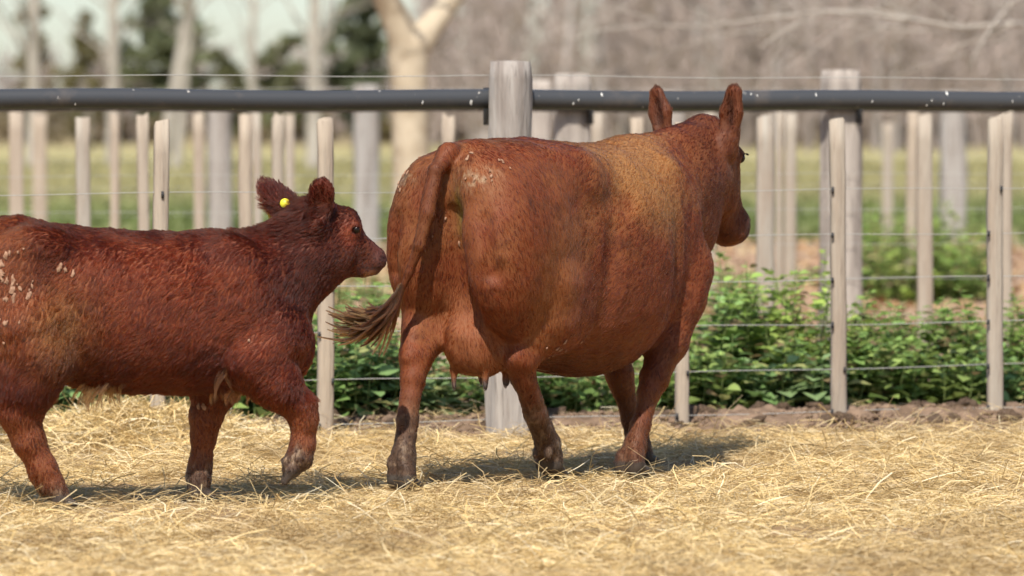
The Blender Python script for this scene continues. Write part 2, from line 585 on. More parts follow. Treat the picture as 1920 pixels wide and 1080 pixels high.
# right fore leg (pushing off)
cf.chain([(0.195, 1.32, 0.82), (0.205, 1.24, 0.68)], [0.115, 0.100], 0.06)
cf.chain([(0.208, 1.25, 0.70), (0.208, 1.17, 0.53), (0.203, 1.085, 0.385)], [0.102, 0.076, 0.055], 0.04)
cf.chain([(0.203, 1.075, 0.385), (0.201, 1.045, 0.33), (0.200, 0.985, 0.20), (0.198, 0.945, 0.115)], [0.054, 0.043, 0.036, 0.043], 0.025)
cf.chain([(0.198, 0.945, 0.115), (0.197, 0.935, 0.055)], [0.044, 0.040], 0.02)
claw_pair(cf, (0.196, 0.93, 0.0), (-0.05, 1, 0), 1.08)
for s in (-1, 1): cf.cap((0.198 + s * 0.028, 0.905, 0.095), (0.198 + s * 0.028, 0.893, 0.08), 0.015, 0.011, 0.01)
# left fore leg (reaching ahead)
cf.chain([(-0.19, 1.36, 0.80), (-0.185, 1.26, 0.66), (-0.155, 1.28, 0.52), (-0.125, 1.315, 0.385)], [0.11, 0.09, 0.073, 0.054], 0.045)
cf.chain([(-0.125, 1.315, 0.385), (-0.118, 1.325, 0.33), (-0.10, 1.37, 0.20), (-0.09, 1.40, 0.115), (-0.085, 1.415, 0.055)], [0.053, 0.042, 0.036, 0.043, 0.040], 0.025)
claw_pair(cf, (-0.08, 1.43, 0.0), (0.1, 1, 0), 1.05)
# udder with teats
cf.ell((0.015, 0.15, 0.60), (0.105, 0.15, 0.165), 0.03)
cf.ell((-0.020, 0.085, 0.545), (0.070, 0.10, 0.105), 0.06)
cf.ell((0.060, 0.10, 0.550), (0.066, 0.10, 0.105), 0.06)
cf.cap((0.0, 0.12, 0.98), (0.015, 0.07, 0.62), 0.035, 0.080, 0.05)
for x, y, z in ((-0.052, 0.045, 0.455), (0.075, 0.075, 0.460), (-0.03, 0.19, 0.47), (0.085, 0.20, 0.47)):
    cf.cap((x, y, z), (x + 0.008, y - 0.005, z - 0.072), 0.018, 0.011, 0.018)
cf.cap((0.015, -0.085, 1.06), (0.045, -0.055, 0.70), 0.055, 0.085, 0.05, cut=True)                        # cleft between the buttocks
# brisket, neck
cf.ell((0, 1.34, 0.74), (0.13, 0.13, 0.17), 0.08)
cf.cap((0, 1.20, 1.06), (0, 1.67, 1.20), 0.230, 0.172, 0.09)
cf.cap((0, 1.16, 1.23), (0, 1.70, 1.335), 0.095, 0.085, 0.10)
cf.cap((0, 1.36, 0.93), (0, 1.74, 1.11), 0.145, 0.108, 0.07)
# head
cf.ell((0, 1.765, 1.295), (0.140, 0.125, 0.130), 0.05)
cf.ell((0, 1.765, 1.388), (0.070, 0.06, 0.050), 0.05)
cf.cap((0, 1.83, 1.27), (0, 1.960, 1.03), 0.107, 0.060, 0.05)
cf.cap((0, 1.77, 1.14), (0, 1.945, 0.965), 0.090, 0.050, 0.05)
for s in (-1, 1):
    cf.ell((s * 0.082, 1.80, 1.15), (0.050, 0.080, 0.115), 0.035, axis=(0, 0.3, -1))
    cf.ell((s * 0.105, 1.855, 1.265), (0.032, 0.045, 0.04), 0.03)
cf.ell((0, 1.985, 0.992), (0.082, 0.058, 0.068), 0.03)
cf.ell((0, 1.955, 0.948), (0.066, 0.070, 0.046), 0.05)
for s in (-1, 1): cf.ell((s * 0.128, 1.885, 1.245), (0.03, 0.03, 0.03), 0.03, cut=True)
for s in (-1, 1): cf.ell((s * 0.042, 2.045, 0.995), (0.016, 0.02, 0.012), 0.012, cut=True)
# ears
for s, base, tip in ((1, (0.150, 1.715, 1.335), (0.190, 1.705, 1.575)), (-1, (-0.155, 1.705, 1.335), (-0.205, 1.705, 1.575))):
    b, t = np.array(base), np.array(tip)
    m = (b + t) / 2; ax = t - b; L = np.linalg.norm(ax)
    cf.cap(b - ax * 0.12, b + ax * 0.25, 0.045, 0.038, 0.03)
    cf.cap(b + ax * 0.12, b + ax * 0.50, 0.042, 0.052, 0.02, flat=(1, 0.55, 1))
    cf.cap(b + ax * 0.50, b + ax * 0.83, 0.052, 0.038, 0.02, flat=(1, 0.55, 1))
    cf.ell(m + np.array([-s * 0.004, -0.030, -0.01]), (0.026, 0.022, L * 0.36), 0.015, axis=ax, side=(1, 0, 0), cut=True)
# tail: over the rump, swung to the left
TAIL = [(0.0, 0.06, 1.300), (-0.006, -0.055, 1.300), (-0.010, -0.130, 1.235), (-0.022, -0.170, 1.07), (-0.046, -0.190, 0.945), (-0.088, -0.195, 0.845), (-0.135, -0.200, 0.745), (-0.170, -0.215, 0.67)]
cf.chain(TAIL, [0.038, 0.040, 0.032, 0.026, 0.022, 0.018, 0.015, 0.012], 0.012)
for s in (-1, 1): cf.cap((s * 0.398, 0.565, 1.02), (s * 0.380, 0.520, 0.60), 0.050, 0.060, 0.035, cut=True)      # hollow in front of the flank
for s in (-1, 1):
    cf.ell((s * 0.360, 0.63, 1.14), (0.040, 0.11, 0.08), 0.05, cut=True)
    cf.ell((s * 0.262, 0.475, 1.185), (0.055, 0.075, 0.055), 0.07)                                   # hollow before the hip
    cf.cap((s * 0.372, 1.07, 1.10), (s * 0.375, 1.03, 0.66), 0.036, 0.045, 0.05, cut=True)                  # behind the shoulder
    cf.cap((s * 0.215, -0.13, 1.04), (s * 0.235, -0.10, 0.84), 0.02, 0.02, 0.05, cut=True)
cf.ell((0.03, 1.57, 0.98), (0.125, 0.15, 0.17), 0.08)                                                       # dewlap
cf.rough(0.0045, 7, 13, stretch=(1, 2.2, 0.55))
cf.rough(0.006, 9, 3).rough(0.0025, 30, 8)
cV, cQ = cf.mesh()

def cow_colour(P, N):
    x, y, z = P[:, 0], P[:, 1], P[:, 2]
    n1, n2, n3 = fbm(P, 5, 1), fbm(P, 22, 2), fbm(P, 60, 3)
    C = np.tile((0.182, 0.050, 0.0175), (len(P), 1))
    C = mix(C, (0.215, 0.075, 0.027), sstep(0.42, 0.68, n1))
    C = mix(C, (0.105, 0.032, 0.0125), sstep(0.55, 0.75, n2) * 0.5)
    tan = sstep(0.40, 0.85, y + (n1 - 0.5) * 0.4) * sstep(1.42, 1.10, y + (n2 - 0.5) * 0.35 + (1.3 - z) * 0.55) * sstep(0.92, 1.22, z + (n1 - 0.5) * 0.35)
    C = mix(C, (0.34, 0.165, 0.062), tan * 0.75)  # tan fur, strengthened so its colour also carries warm highlights
    C = mix(C, (0.118, 0.036, 0.015), sstep(1.40, 1.62, y + (n1 - .5) * .2) * 0.85)
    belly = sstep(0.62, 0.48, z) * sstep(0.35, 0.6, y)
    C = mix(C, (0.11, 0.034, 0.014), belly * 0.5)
    ud = sstep(0.17, 0.10, np.abs(x)) * sstep(0.30, 0.2, y) * sstep(-0.08, 0.0, y) * sstep(0.84, 0.72, z) * sstep(0.39, 0.44, z)
    C = mix(C, (0.235, 0.082, 0.034), ud * 0.8)
    teat = sstep(0.17, 0.12, np.abs(x)) * sstep(0.28, 0.24, y) * sstep(0.02, 0.04, y) * sstep(0.435, 0.405, z) * sstep(0.33, 0.36, z)
    C = mix(C, (0.10, 0.075, 0.07), teat)
    hind = (y < 0.7)
    top = np.where(hind, np.where(x < 0, 0.30, 0.33), np.where(x > 0, 0.14, 0.22))
    mud = sstep(top + 0.16, top - 0.16, z + (n2 - 0.5) * 0.20 + (n3 - .5) * .1)
    C = mix(C, mix(np.tile((0.070, 0.042, 0.028), (len(P), 1)), (0.17, 0.115, 0.078), sstep(0.52, 0.70, n3)), mud * np.where(hind, 0.92, 0.65))
    stain = np.exp(-(((x - 0.055) / 0.03) ** 2 + ((z - 1.06) / 0.09) ** 2)) * (y < 0.15)
    C = mix(C, (0.27, 0.22, 0.06), np.clip(stain * (0.3 + n3), 0, 0.75))
    for sx, sz, sr in ((-0.19, 1.20, 0.055), (0.10, 1.20, 0.06), (0.17, 1.20, 0.05)):
        d = np.exp(-(((x - sx) / sr) ** 2 + ((z - sz) / 0.035) ** 2)) * (y < 0.2)
        C = mix(C, (0.34, 0.22, 0.14), np.clip(d * sstep(0.5, 0.62, n3), 0, 0.8))
    inner = sstep(1.38, 1.42, z) * sstep(1.56, 1.50, z) * (np.abs(x) > 0.10) * np.exp(-((np.abs(x) - 0.175) / 0.022) ** 2) * sstep(-0.1, -0.5, N[:, 1])
    C = mix(C, (0.055, 0.020, 0.012), inner * 0.8)
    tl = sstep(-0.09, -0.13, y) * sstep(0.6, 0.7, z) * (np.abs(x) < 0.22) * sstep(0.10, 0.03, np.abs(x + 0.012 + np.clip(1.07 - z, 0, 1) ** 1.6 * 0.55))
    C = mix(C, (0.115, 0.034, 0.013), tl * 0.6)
    muz = sstep(1.94, 1.99, y) * sstep(1.06, 0.98, z)
    C = mix(C, (0.050, 0.022, 0.018), muz * 0.8)
    hoof = sstep(0.066, 0.055, z) + (x > 0) * (y > 0.40) * (y < 0.6) * sstep(0.092, 0.080, z)
    C = mix(C, (0.060, 0.048, 0.040), np.clip(hoof, 0, 1) * 0.85)
    return np.clip(C * np.array((0.89, 0.93, 0.9)), 0.004, 0.9)

def cow_flow(P, N):
    x, y, z = P[:, 0], P[:, 1], P[:, 2]
    f = np.stack([0 * x, -0.75 + 0 * x, -0.65 + 0 * x], -1)
    rump = sstep(0.5, 0.1, y)[:, None]
    f = f * (1 - rump) + np.stack([np.sign(x) * 0.25, 0.15 + 0 * x, -1 + 0 * x], -1) * rump
    leg = sstep(0.50, 0.38, z)[:, None]
    f = f * (1 - leg) + np.array([0, -0.1, -1.0]) * leg
    head = sstep(1.62, 1.75, y)[:, None]
    f = f * (1 - head) + np.array([0, -0.2, -1.0]) * head
    ear = (sstep(1.38, 1.43, z) * (np.abs(x) > 0.09))[:, None]
    f = f * (1 - ear) + np.stack([np.sign(x) * 0.2, 0 * x, 1 + 0 * x], -1) * ear
    return f

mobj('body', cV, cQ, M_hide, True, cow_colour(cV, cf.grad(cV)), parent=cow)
def cow_len(P): return 0.018 + 0.004 * sstep(1.42, 1.5, P[:, 2]) - 0.003 * sstep(0.5, 0.35, P[:, 2]) - 0.005 * sstep(-0.10, -0.13, P[:, 1])
def cow_lift(P): return 0.07 + 0.15 * sstep(0.35, 0.15, P[:, 2])
hp, hr, hcol = grow_coat(cf, cV, cQ, 215000, 26000, cow_flow, cow_len, cow_lift, cow_colour, 21, radius=0.00045, clump=0.45, curl=0.10, lockvar=0.3, weight=sstep(0.05, 0.062, cV[:, 2] - 0.028 * ((cV[:, 0] > 0) & (cV[:, 1] > 0.40) & (cV[:, 1] < 0.6))))
hair_object('coat', hp, hr, hcol, M_coat, cow)

def sphere_mesh(c, r, seg=16, rings=10, scale=(1, 1, 1)):
    V = []; 
    for i in range(rings + 1):
        a = math.pi * i / rings
        for j in range(seg):
            b = 2 * math.pi * j / seg
            V.append((math.sin(a) * math.cos(b) * scale[0] * r + c[0], math.sin(a) * math.sin(b) * scale[1] * r + c[1], math.cos(a) * scale[2] * r + c[2]))
    i = np.arange(rings)[:, None] * seg; j = np.arange(seg)[None, :]; j2 = (j + 1) % seg
    return np.array(V), np.stack([i + j, i + seg + j, i + seg + j2, i + j2], -1).reshape(-1, 4)

for s in (-1, 1):
    V, F = sphere_mesh((s * 0.110, 1.872, 1.268), 0.022)
    mobj('eye', V, F, M_eye, True, parent=cow)
# eyelashes of both eyes
J = []
for s in (-1, 1):
    for a in np.linspace(-0.9, 0.9, 26):
        b = np.array((s * 0.129, 1.872 + 0.02 * math.sin(a), 1.276 + 0.012 * math.cos(a)))
        d = np.array((s * 1.0, 0.35 + 0.4 * math.sin(a), 0.10 - 0.2 * abs(a)))
        d /= np.linalg.norm(d)
        J.append([b + d * t * 0.013 + np.array((0, 0, -0.004 * math.sin(t * 3))) for t in (0, .35, .7, 1)])
J = np.array(J)
hair_object('eyelashes', J, np.full((len(J), 4), 0.0009), np.tile((0.01, 0.006, 0.004), (len(J), 1)), M_coat, cow)

# tail switch: locks of muddy hair flying to the left
def locks(path, n_lock, per, spread, length, seed, jitter=0.012):
    r = np.random.default_rng(seed)
    out = []; sh = []
    for i in range(n_lock):
        t0 = r.random() ** 0.8
        out_d = path['dir'](t0, r)
        root = path['root'](t0)
        tipoff = (r.random(3) - 0.5) * spread
        L = length * (0.55 + 0.6 * r.random())
        shade = 0.6 + 0.8 * r.random()
        for q in range(per):
            o = (r.random(3) - 0.5) * jitter
            pts = []
            for t in (0, .25, .5, .75, 1):
                p = root + path['bend'](t, out_d, L) + tipoff * t ** 1.4 + o * (1 - 0.75 * t) + np.array((0, 0, 0.008 * math.sin(t * 5 + i)))
                pts.append(p)
            out.append(pts); sh.append(shade * (0.8 + 0.4 * r.random()))
    return np.array(out), np.array(sh)

tail_pts = np.array(TAIL)
def t_root(t):
    q = 5.5 + t * 1.5
    i = min(int(q), 6); f = q - i
    return tail_pts[i] * (1 - f) + tail_pts[i + 1] * f + np.array((0.0, -0.012, 0))
def t_dir(t, r):
    return np.array((-0.74, -0.10, -0.62)) * (0.45 + 0.75 * t) + (r.random(3) - 0.5) * np.array((0.25, 0.3, 0.40)) + np.array((0.10, 0, -0.62)) * (1 - t) ** 1.5
def t_bend(t, d, L):
    return d * L * t + np.array((-0.03, 0, 0.16 * max(0, -d[0]))) * t * t * L / 0.25
sp, ss = locks(dict(root=t_root, dir=t_dir, bend=t_bend), 260, 24, 0.070, 0.255, 5, 0.018)
scol = mix(np.tile((0.13, 0.045, 0.024), (len(sp), 1)), (0.27, 0.17, 0.075), np.clip((sp[:, 0, 0] * -5 - 0.35) + (ss - 1) * 0.5, 0, 1)) * ss[:, None]
hair_object('tail_switch', sp, np.tile(np.array([0.0009, 0.0009, 0.0008, 0.0006, 0.0002]), (len(sp), 1)), scol, M_coat, cow)

def flakes(fld, V, Q, centres, seed, size=0.012):
    """crusts of dried mud that stand a little proud of the coat"""
    r = np.random.default_rng(seed)
    J = Join()
    for c, spread, n in centres:
        for i in range(n):
            p = np.array(c) + (r.random(3) - 0.5) * np.array(spread)
            for it in range(6): p = p - (fld.grad(p[None]) * fld.sample(p[None])[:, None])[0]
            nrm = fld.grad(p[None])[0]
            up = np.array((0, 0, 1.0)) + (r.random(3) - .5) * 0.8
            u = up - nrm * (up @ nrm); u /= np.linalg.norm(u); w = np.cross(nrm, u)
            s = size * (0.5 + 1.0 * r.random())
            k = 8
            a = np.linspace(0, 2 * math.pi, k, endpoint=False)
            rad = s * (0.35 + 1.0 * r.random(k))
            ring = p + nrm * 0.003 + (np.cos(a) * rad * 0.55)[:, None] * w + (np.sin(a) * rad)[:, None] * u
            topr = p + nrm * 0.0065 + (np.cos(a) * rad * 0.35)[:, None] * w + (np.sin(a) * rad * 0.7)[:, None] * u
            Vv = np.concatenate([ring, topr, [p + nrm * 0.0068]])
            jj = np.arange(k); j2 = (jj + 1) % k
            J.add(Vv, [np.stack([jj, j2, k + j2, k + jj], -1), np.stack([k + jj, k + j2, np.full(k, 2 * k)], -1)])
    return J
flakes(cf, cV, cQ, [((-0.20, -0.02, 1.19), (0.10, 0.1, 0.10), 12), ((0.13, -0.02, 1.21), (0.16, 0.1, 0.06), 14), ((0.22, 0.35, 0.62), (0.08, 0.1, 0.12), 8),
                    ((0.25, 0.28, 0.52), (0.05, 0.08, 0.05), 6), ((-0.02, -0.05, 0.95), (0.2, 0.1, 0.3), 4)], 3, 0.009).obj('mud_crust', M_mudflake, parent=cow, kind='stuff')

# ---- red calf, walking right behind the cow
TH_CALF = math.radians(80)
calf = empty('red_calf', (-1.98, 17.78, 0.0), -TH_CALF, label='shaggy dark red calf in profile with yellow ear tag at left', cat='calf', group='red cattle on the straw')
H2 = 0.0095
kf = Field((-0.36, -0.22, -0.03), (0.34, 1.62, 1.30), H2)
kf.sweep([(-0.05, 0.99, 0.74, 0.10, .55), (0.03, 1.045, 0.62, 0.15, .55), (0.14, 1.072, 0.53, 0.185, .52), (0.30, 1.040, 0.455, 0.205, .5),
          (0.46, 1.022, 0.425, 0.225, .48), (0.62, 1.015, 0.415, 0.235, .47), (0.78, 1.013, 0.41, 0.225, .47), (0.92, 1.015, 0.41, 0.20, .47),
          (1.06, 0.985, 0.45, 0.170, .48), (1.15, 0.94, 0.53, 0.14, .5), (1.21, 0.88, 0.61, 0.10, .5)], k=0.05, p=2.2)
for s in (-1, 1):
    kf.ell((s * 0.15, 0.22, 0.97), (0.055, 0.10, 0.06), 0.08)
    kf.ell((s * 0.095, -0.01, 0.95), (0.045, 0.05, 0.06), 0.06)
    kf.ell((s * 0.125, 0.12, 0.74), (0.095, 0.16, 0.24), 0.05, axis=(0, -0.05, 1))
    kf.ell((s * 0.135, 0.98, 0.76), (0.065, 0.12, 0.24), 0.06, axis=(0, -0.25, 1))
    kf.ell((s * 0.12, 1.12, 0.64), (0.075, 0.09, 0.11), 0.06)
# near hind leg (right)
kf.chain([(0.14, 0.18, 0.66), (0.15, 0.21, 0.55), (0.148, 0.17, 0.44), (0.146, 0.145, 0.345)], [0.140, 0.122, 0.098, 0.074], 0.05)
kf.chain([(0.15, 0.11, 0.50), (0.147, 0.092, 0.365)], [0.06, 0.034], 0.04)
kf.chain([(0.147, 0.145, 0.34), (0.150, 0.175, 0.25), (0.152, 0.225, 0.14), (0.152, 0.255, 0.085)], [0.070, 0.057, 0.048, 0.048], 0.03)
kf.chain([(0.152, 0.255, 0.085), (0.152, 0.29, 0.04)], [0.046, 0.036], 0.02)
claw_pair(kf, (0.152, 0.305, 0.0), (0.05, 1, 0), 0.82)
# far hind leg (left), trailing
kf.chain([(-0.13, 0.10, 0.66), (-0.135, 0.05, 0.53), (-0.13, -0.045, 0.385)], [0.125, 0.10, 0.058], 0.05)
kf.chain([(-0.13, -0.045, 0.38), (-0.13, -0.075, 0.25), (-0.13, -0.11, 0.09), (-0.13, -0.11, 0.045)], [0.055, 0.042, 0.043, 0.036], 0.03)
claw_pair(kf, (-0.13, -0.105, 0.0), (0, 1, 0), 0.82)
# far fore leg (left), standing
kf.chain([(-0.12, 1.08, 0.62), (-0.13, 0.965, 0.52), (-0.14, 0.90, 0.42), (-0.145, 0.865, 0.31)], [0.09, 0.085, 0.075, 0.057], 0.05)
kf.chain([(-0.145, 0.865, 0.31), (-0.15, 0.858, 0.24), (-0.15, 0.845, 0.14), (-0.15, 0.838, 0.085), (-0.15, 0.842, 0.04)], [0.056, 0.044, 0.038, 0.042, 0.036], 0.03)
claw_pair(kf, (-0.15, 0.848, 0.0), (0, 1, 0), 0.82)
# near fore leg (right), lifted
kf.chain([(0.125, 1.12, 0.62), (0.145, 1.02, 0.52)], [0.10, 0.092], 0.05)
kf.chain([(0.145, 1.01, 0.53), (0.15, 1.10, 0.44), (0.15, 1.175, 0.37)], [0.095, 0.080, 0.062], 0.05)
kf.chain([(0.15, 1.185, 0.365), (0.15, 1.198, 0.31), (0.15, 1.193, 0.225), (0.15, 1.180, 0.175)], [0.060, 0.048, 0.041, 0.047], 0.03)
kf.chain([(0.15, 1.180, 0.175), (0.15, 1.155, 0.135)], [0.046, 0.040], 0.02)
for s in (-1, 1):
    kf.cap((0.15 + s * 0.022, 1.15, 0.13), (0.15 + s * 0.019, 1.125, 0.082), 0.028, 0.015, 0.012)
    kf.cap((0.15 + s * 0.022, 1.128, 0.165), (0.15 + s * 0.022, 1.118, 0.155), 0.012, 0.009, 0.01)
# brisket and neck
kf.ell((0, 1.14, 0.58), (0.10, 0.11, 0.14), 0.07)
kf.cap((0, 1.00, 0.78), (0, 1.25, 0.93), 0.160, 0.122, 0.06)
kf.cap((0, 0.98, 0.895), (0, 1.235, 1.035), 0.068, 0.074, 0.05)
kf.cap((0, 1.10, 0.73), (0, 1.29, 0.88), 0.12, 0.086, 0.05)
# head
kf.ell((0, 1.30, 1.02), (0.088, 0.105, 0.095), 0.04)
kf.ell((0, 1.270, 1.090), (0.055, 0.055, 0.042), 0.045)
kf.ell((0, 1.385, 1.035), (0.072, 0.05, 0.062), 0.035)
kf.cap((0, 1.36, 0.99), (0, 1.480, 0.912), 0.074, 0.040, 0.03)
kf.cap((0, 1.31, 0.910), (0, 1.440, 0.872), 0.076, 0.036, 0.035)
kf.ell((0, 1.495, 0.902), (0.046, 0.036, 0.038), 0.02)
kf.ell((0, 1.455, 0.862), (0.036, 0.050, 0.019), 0.012)
for s in (-1, 1):
    kf.ell((s * 0.062, 1.325, 0.93), (0.032, 0.075, 0.062), 0.04)
    kf.ell((s * 0.071, 1.395, 1.022), (0.022, 0.034, 0.030), 0.022)
    kf.ell((s * 0.083, 1.405, 1.018), (0.016, 0.018, 0.014), 0.010, cut=True)
    kf.ell((s * 0.038, 1.523, 0.912), (0.014, 0.013, 0.009), 0.006, cut=True)
    kf.cap((s * 0.052, 1.51, 0.876), (s * 0.050, 1.44, 0.872), 0.006, 0.004, 0.008, cut=True)
KEARS = {1: ((0.085, 1.260, 1.045), (0.130, 1.275, 1.198), (0.25, 1.0, 0.0)), -1: ((-0.085, 1.235, 1.05), (-0.215, 1.095, 1.175), (-0.1, 0.75, 0.6))}
for s, (base, tip, sd) in KEARS.items():
    b, t = np.array(base), np.array(tip)
    ax = t - b; L = np.linalg.norm(ax); m = (b + t) / 2
    sv = np.array(sd); sv = sv - ax * (sv @ ax) / L ** 2; sv /= np.linalg.norm(sv)
    nv = np.cross(ax / L, sv)
    if nv[0] < 0: nv = -nv                                    # the open side of both ears looks to the camera's side
    kf.cap(b - ax * 0.1, b + ax * 0.25, 0.040, 0.034, 0.03)
    kf.ell(m + ax * 0.06, (0.047, 0.021, L * 0.55), 0.02, axis=ax, side=sv)
    if s == 1: kf.ell(m + ax * 0.05 + nv * 0.028, (0.036, 0.024, L * 0.42), 0.014, axis=ax, side=sv, cut=True)
KTAIL = [(0, 0.02, 1.03), (0, -0.06, 1.0), (0.01, -0.10, 0.86), (0.02, -0.085, 0.66), (0.03, -0.065, 0.50)]
kf.chain(KTAIL, [0.045, 0.042, 0.030, 0.022, 0.016], 0.02)
kf.rough(0.005, 12, 4).rough(0.0025, 36, 9)
kV, kQ = kf.mesh()

def calf_colour(P, N):
    x, y, z = P[:, 0], P[:, 1], P[:, 2]
    n1, n2, n3 = fbm(P, 6, 31), fbm(P, 24, 32), fbm(P, 65, 33)
    C = np.tile((0.122, 0.030, 0.0105), (len(P), 1))
    C = mix(C, (0.172, 0.047, 0.016), sstep(0.42, 0.66, n1))
    C = mix(C, (0.075, 0.018, 0.008), sstep(0.55, 0.75, n2) * 0.3)
    C = mix(C, (0.086, 0.0215, 0.0085), sstep(0.98, 1.16, y + (n1 - .5) * 0.15) * sstep(0.55, 0.75, z))
    st = np.exp(-(((y - 0.28) / 0.14) ** 2 + ((z - 0.66) / 0.16) ** 2))
    C = mix(C, (0.25, 0.13, 0.05), np.clip(st * (0.35 + 0.6 * n2), 0, 0.75))
    C = mix(C, (0.22, 0.085, 0.034), sstep(0.24, 0.08, y + (n1 - .5) * .2) * sstep(0.45, 0.6, z) * 0.65)
    leg = sstep(0.42, 0.28, z)
    C = mix(C, (0.20, 0.070, 0.028), leg * 0.85)
    mud = sstep(0.19, 0.07, z + (n2 - 0.5) * 0.10) * (y > 0.5) + sstep(0.12, 0.03, z + (n2 - 0.5) * 0.08) * (y <= 0.5)
    mud = np.maximum(mud, sstep(0.24, 0.18, z + (n2 - .5) * .08) * (x > 0) * (y > 1.0))
    C = mix(C, mix(np.tile((0.085, 0.056, 0.04), (len(P), 1)), (0.26, 0.19, 0.13), sstep(0.5, 0.66, n3)), np.clip(mud, 0, 1) * 0.9)
    eye = np.exp(-(((y - 1.388) / 0.035) ** 2 + ((z - 1.005) / 0.042) ** 2)) * (np.abs(x) > 0.04)
    C = mix(C, (0.27, 0.075, 0.038), np.clip(eye * 0.9, 0, 0.8))
    muz = sstep(1.44, 1.50, y)
    C = mix(C, (0.085, 0.030, 0.024), muz * 0.8)
    lip = sstep(1.43, 1.455, y) * sstep(1.495, 1.48, y) * sstep(0.868, 0.858, z)
    C = mix(C, (0.26, 0.12, 0.06), lip * 0.8)
    ear = sstep(1.12, 1.15, z) * (np.abs(x) > 0.07)
    C = mix(C, (0.10, 0.022, 0.012), ear * 0.8)
    nos = np.exp(-(((np.abs(x) - 0.040) / 0.012) ** 2 + ((y - 1.520) / 0.013) ** 2 + ((z - 0.912) / 0.010) ** 2))
    mth = np.exp(-(((z - 0.874) / 0.004) ** 2)) * sstep(1.42, 1.44, y) * (np.abs(x) > 0.03)
    C = mix(C, (0.012, 0.007, 0.006), np.clip(nos * 1.3 + mth * 0.6, 0, 0.95))
    hoof = sstep(0.055, 0.042, z - 0.082 * ((x > 0.05) & (y > 1.05) & (z < 0.3)))
    C = mix(C, (0.065, 0.052, 0.043), hoof * 0.85)
    return np.clip(C * 0.93, 0.004, 0.9)

def calf_flow(P, N):
    x, y, z = P[:, 0], P[:, 1], P[:, 2]
    f = np.stack([0 * x, -0.55 + 0 * x, -0.75 + 0 * x], -1)
    top = sstep(0.92, 1.0, z)[:, None]
    f = f * (1 - top) + np.array([0, -1.0, -0.1]) * top
    rump = sstep(0.30, 0.05, y)[:, None]
    f = f * (1 - rump) + np.stack([0 * x, -0.25 + 0 * x, -1 + 0 * x], -1) * rump
    leg = sstep(0.46, 0.36, z)[:, None]
    f = f * (1 - leg) + np.array([0, -0.15, -1.0]) * leg
    head = sstep(1.25, 1.33, y)[:, None]
    f = f * (1 - head) + np.array([0, -0.5, -0.55]) * head
    ear = (sstep(1.10, 1.14, z) * (np.abs(x) > 0.07))[:, None]
    f = f * (1 - ear) + np.stack([np.sign(x) * 0.4, -0.4 + 0 * x, 1 + 0 * x], -1) * ear
    return f

mobj('body', kV, kQ, M_hide, True, calf_colour(kV, kf.grad(kV)), parent=calf)
def calf_len(P):
    y, z = P[:, 1], P[:, 2]
    L = 0.024 - 0.010 * sstep(1.28, 1.36, y) + 0.022 * sstep(0.95, 1.03, z) * sstep(0.85, 1.0, y) * sstep(1.26, 1.2, y) - 0.010 * sstep(0.42, 0.3, z) + 0.012 * sstep(0.46, 0.42, z) * sstep(0.39, 0.41, z)
    L = L + 0.024 * sstep(1.05, 1.09, z) * (np.abs(P[:, 0]) < 0.06) * (y < 1.34) * (y > 1.15)
    L = L - 0.012 * sstep(1.10, 1.14, z) * (np.abs(P[:, 0]) > 0.07)
    return np.where(y > 1.45, 0.009, L)
def calf_lift(P):
    y, z = P[:, 1], P[:, 2]
    return np.where(y > 1.42, 0.1, 0.15 + 0.2 * sstep(0.97, 1.02, z) * sstep(0.85, 1.0, y) + 0.05 * sstep(1.12, 1.18, z))
hp, hr, hcol = grow_coat(kf, kV, kQ, 225000, 24000, calf_flow, calf_len, calf_lift, calf_colour, 41, radius=0.00052, clump=0.72, curl=0.28, lockvar=0.38, weight=sstep(0.038, 0.050, kV[:, 2] - 0.082 * ((kV[:, 0] > 0.05) & (kV[:, 1] > 1.05) & (kV[:, 2] < 0.3))))
hair_object('coat', hp, hr, hcol, M_coat, calf)
for s in (-1, 1):
    V, F = sphere_mesh((s * 0.0765, 1.405, 1.019), 0.0145)
    mobj('eye', V, F, M_eye, True, parent=calf)
# bleached tufts below the belly, and the tail's brush
r5 = np.random.default_rng(77)
tufts = []; tc_ = []
for c, sprd, nl, per, L, dv, colr in (((0.09, 0.45, 0.438), (0.12, 0.16, 0.03), 24, 14, 0.075, (0, -0.30, -1), (0.26, 0.13, 0.055)),
                                 ((0.175, 0.905, 0.50), (0.02, 0.05, 0.06), 6, 12, 0.075, (0.0, -0.10, -1), (0.26, 0.12, 0.05)),
                                 ((0.05, 0.96, 0.415), (0.14, 0.16, 0.02), 18, 16, 0.05, (0, -0.2, -1), (0.26, 0.11, 0.05)),
                                 ((0.03, -0.065, 0.50), (0.03, 0.03, 0.08), 26, 40, 0.15, (0.0, 0.02, -1), (0.12, 0.04, 0.02))):
    c = np.array(c); dv = np.array(dv, float)
    for q in range(nl):
        root = c + (r5.random(3) - .5) * np.array(sprd)
        l0 = L * (0.3 + 0.8 * r5.random() ** 1.5)
        tip = root + (dv + (r5.random(3) - .5) * np.array((0.5, 0.9, 0.3))) * l0
        sh = 0.55 + 0.7 * r5.random()
        for i in range(per):
            base = root + (r5.random(3) - .5) * 0.022 + np.array((0, 0, 0.012))
            end = tip + (r5.random(3) - .5) * np.array((0.008, 0.012, 0.03))
            tufts.append([base * (1 - t) + end * t + np.array((0, -0.010 * math.sin(3 * t), 0)) for t in (0, .35, .7, 1)])
            tc_.append(np.array(colr) * sh * (0.7 + 0.6 * r5.random()))
hair_object('belly_tufts', np.array(tufts), np.tile(np.array([.0008, .0007, .0005, .0002]), (len(tufts), 1)), np.array(tc_), M_coat, calf)
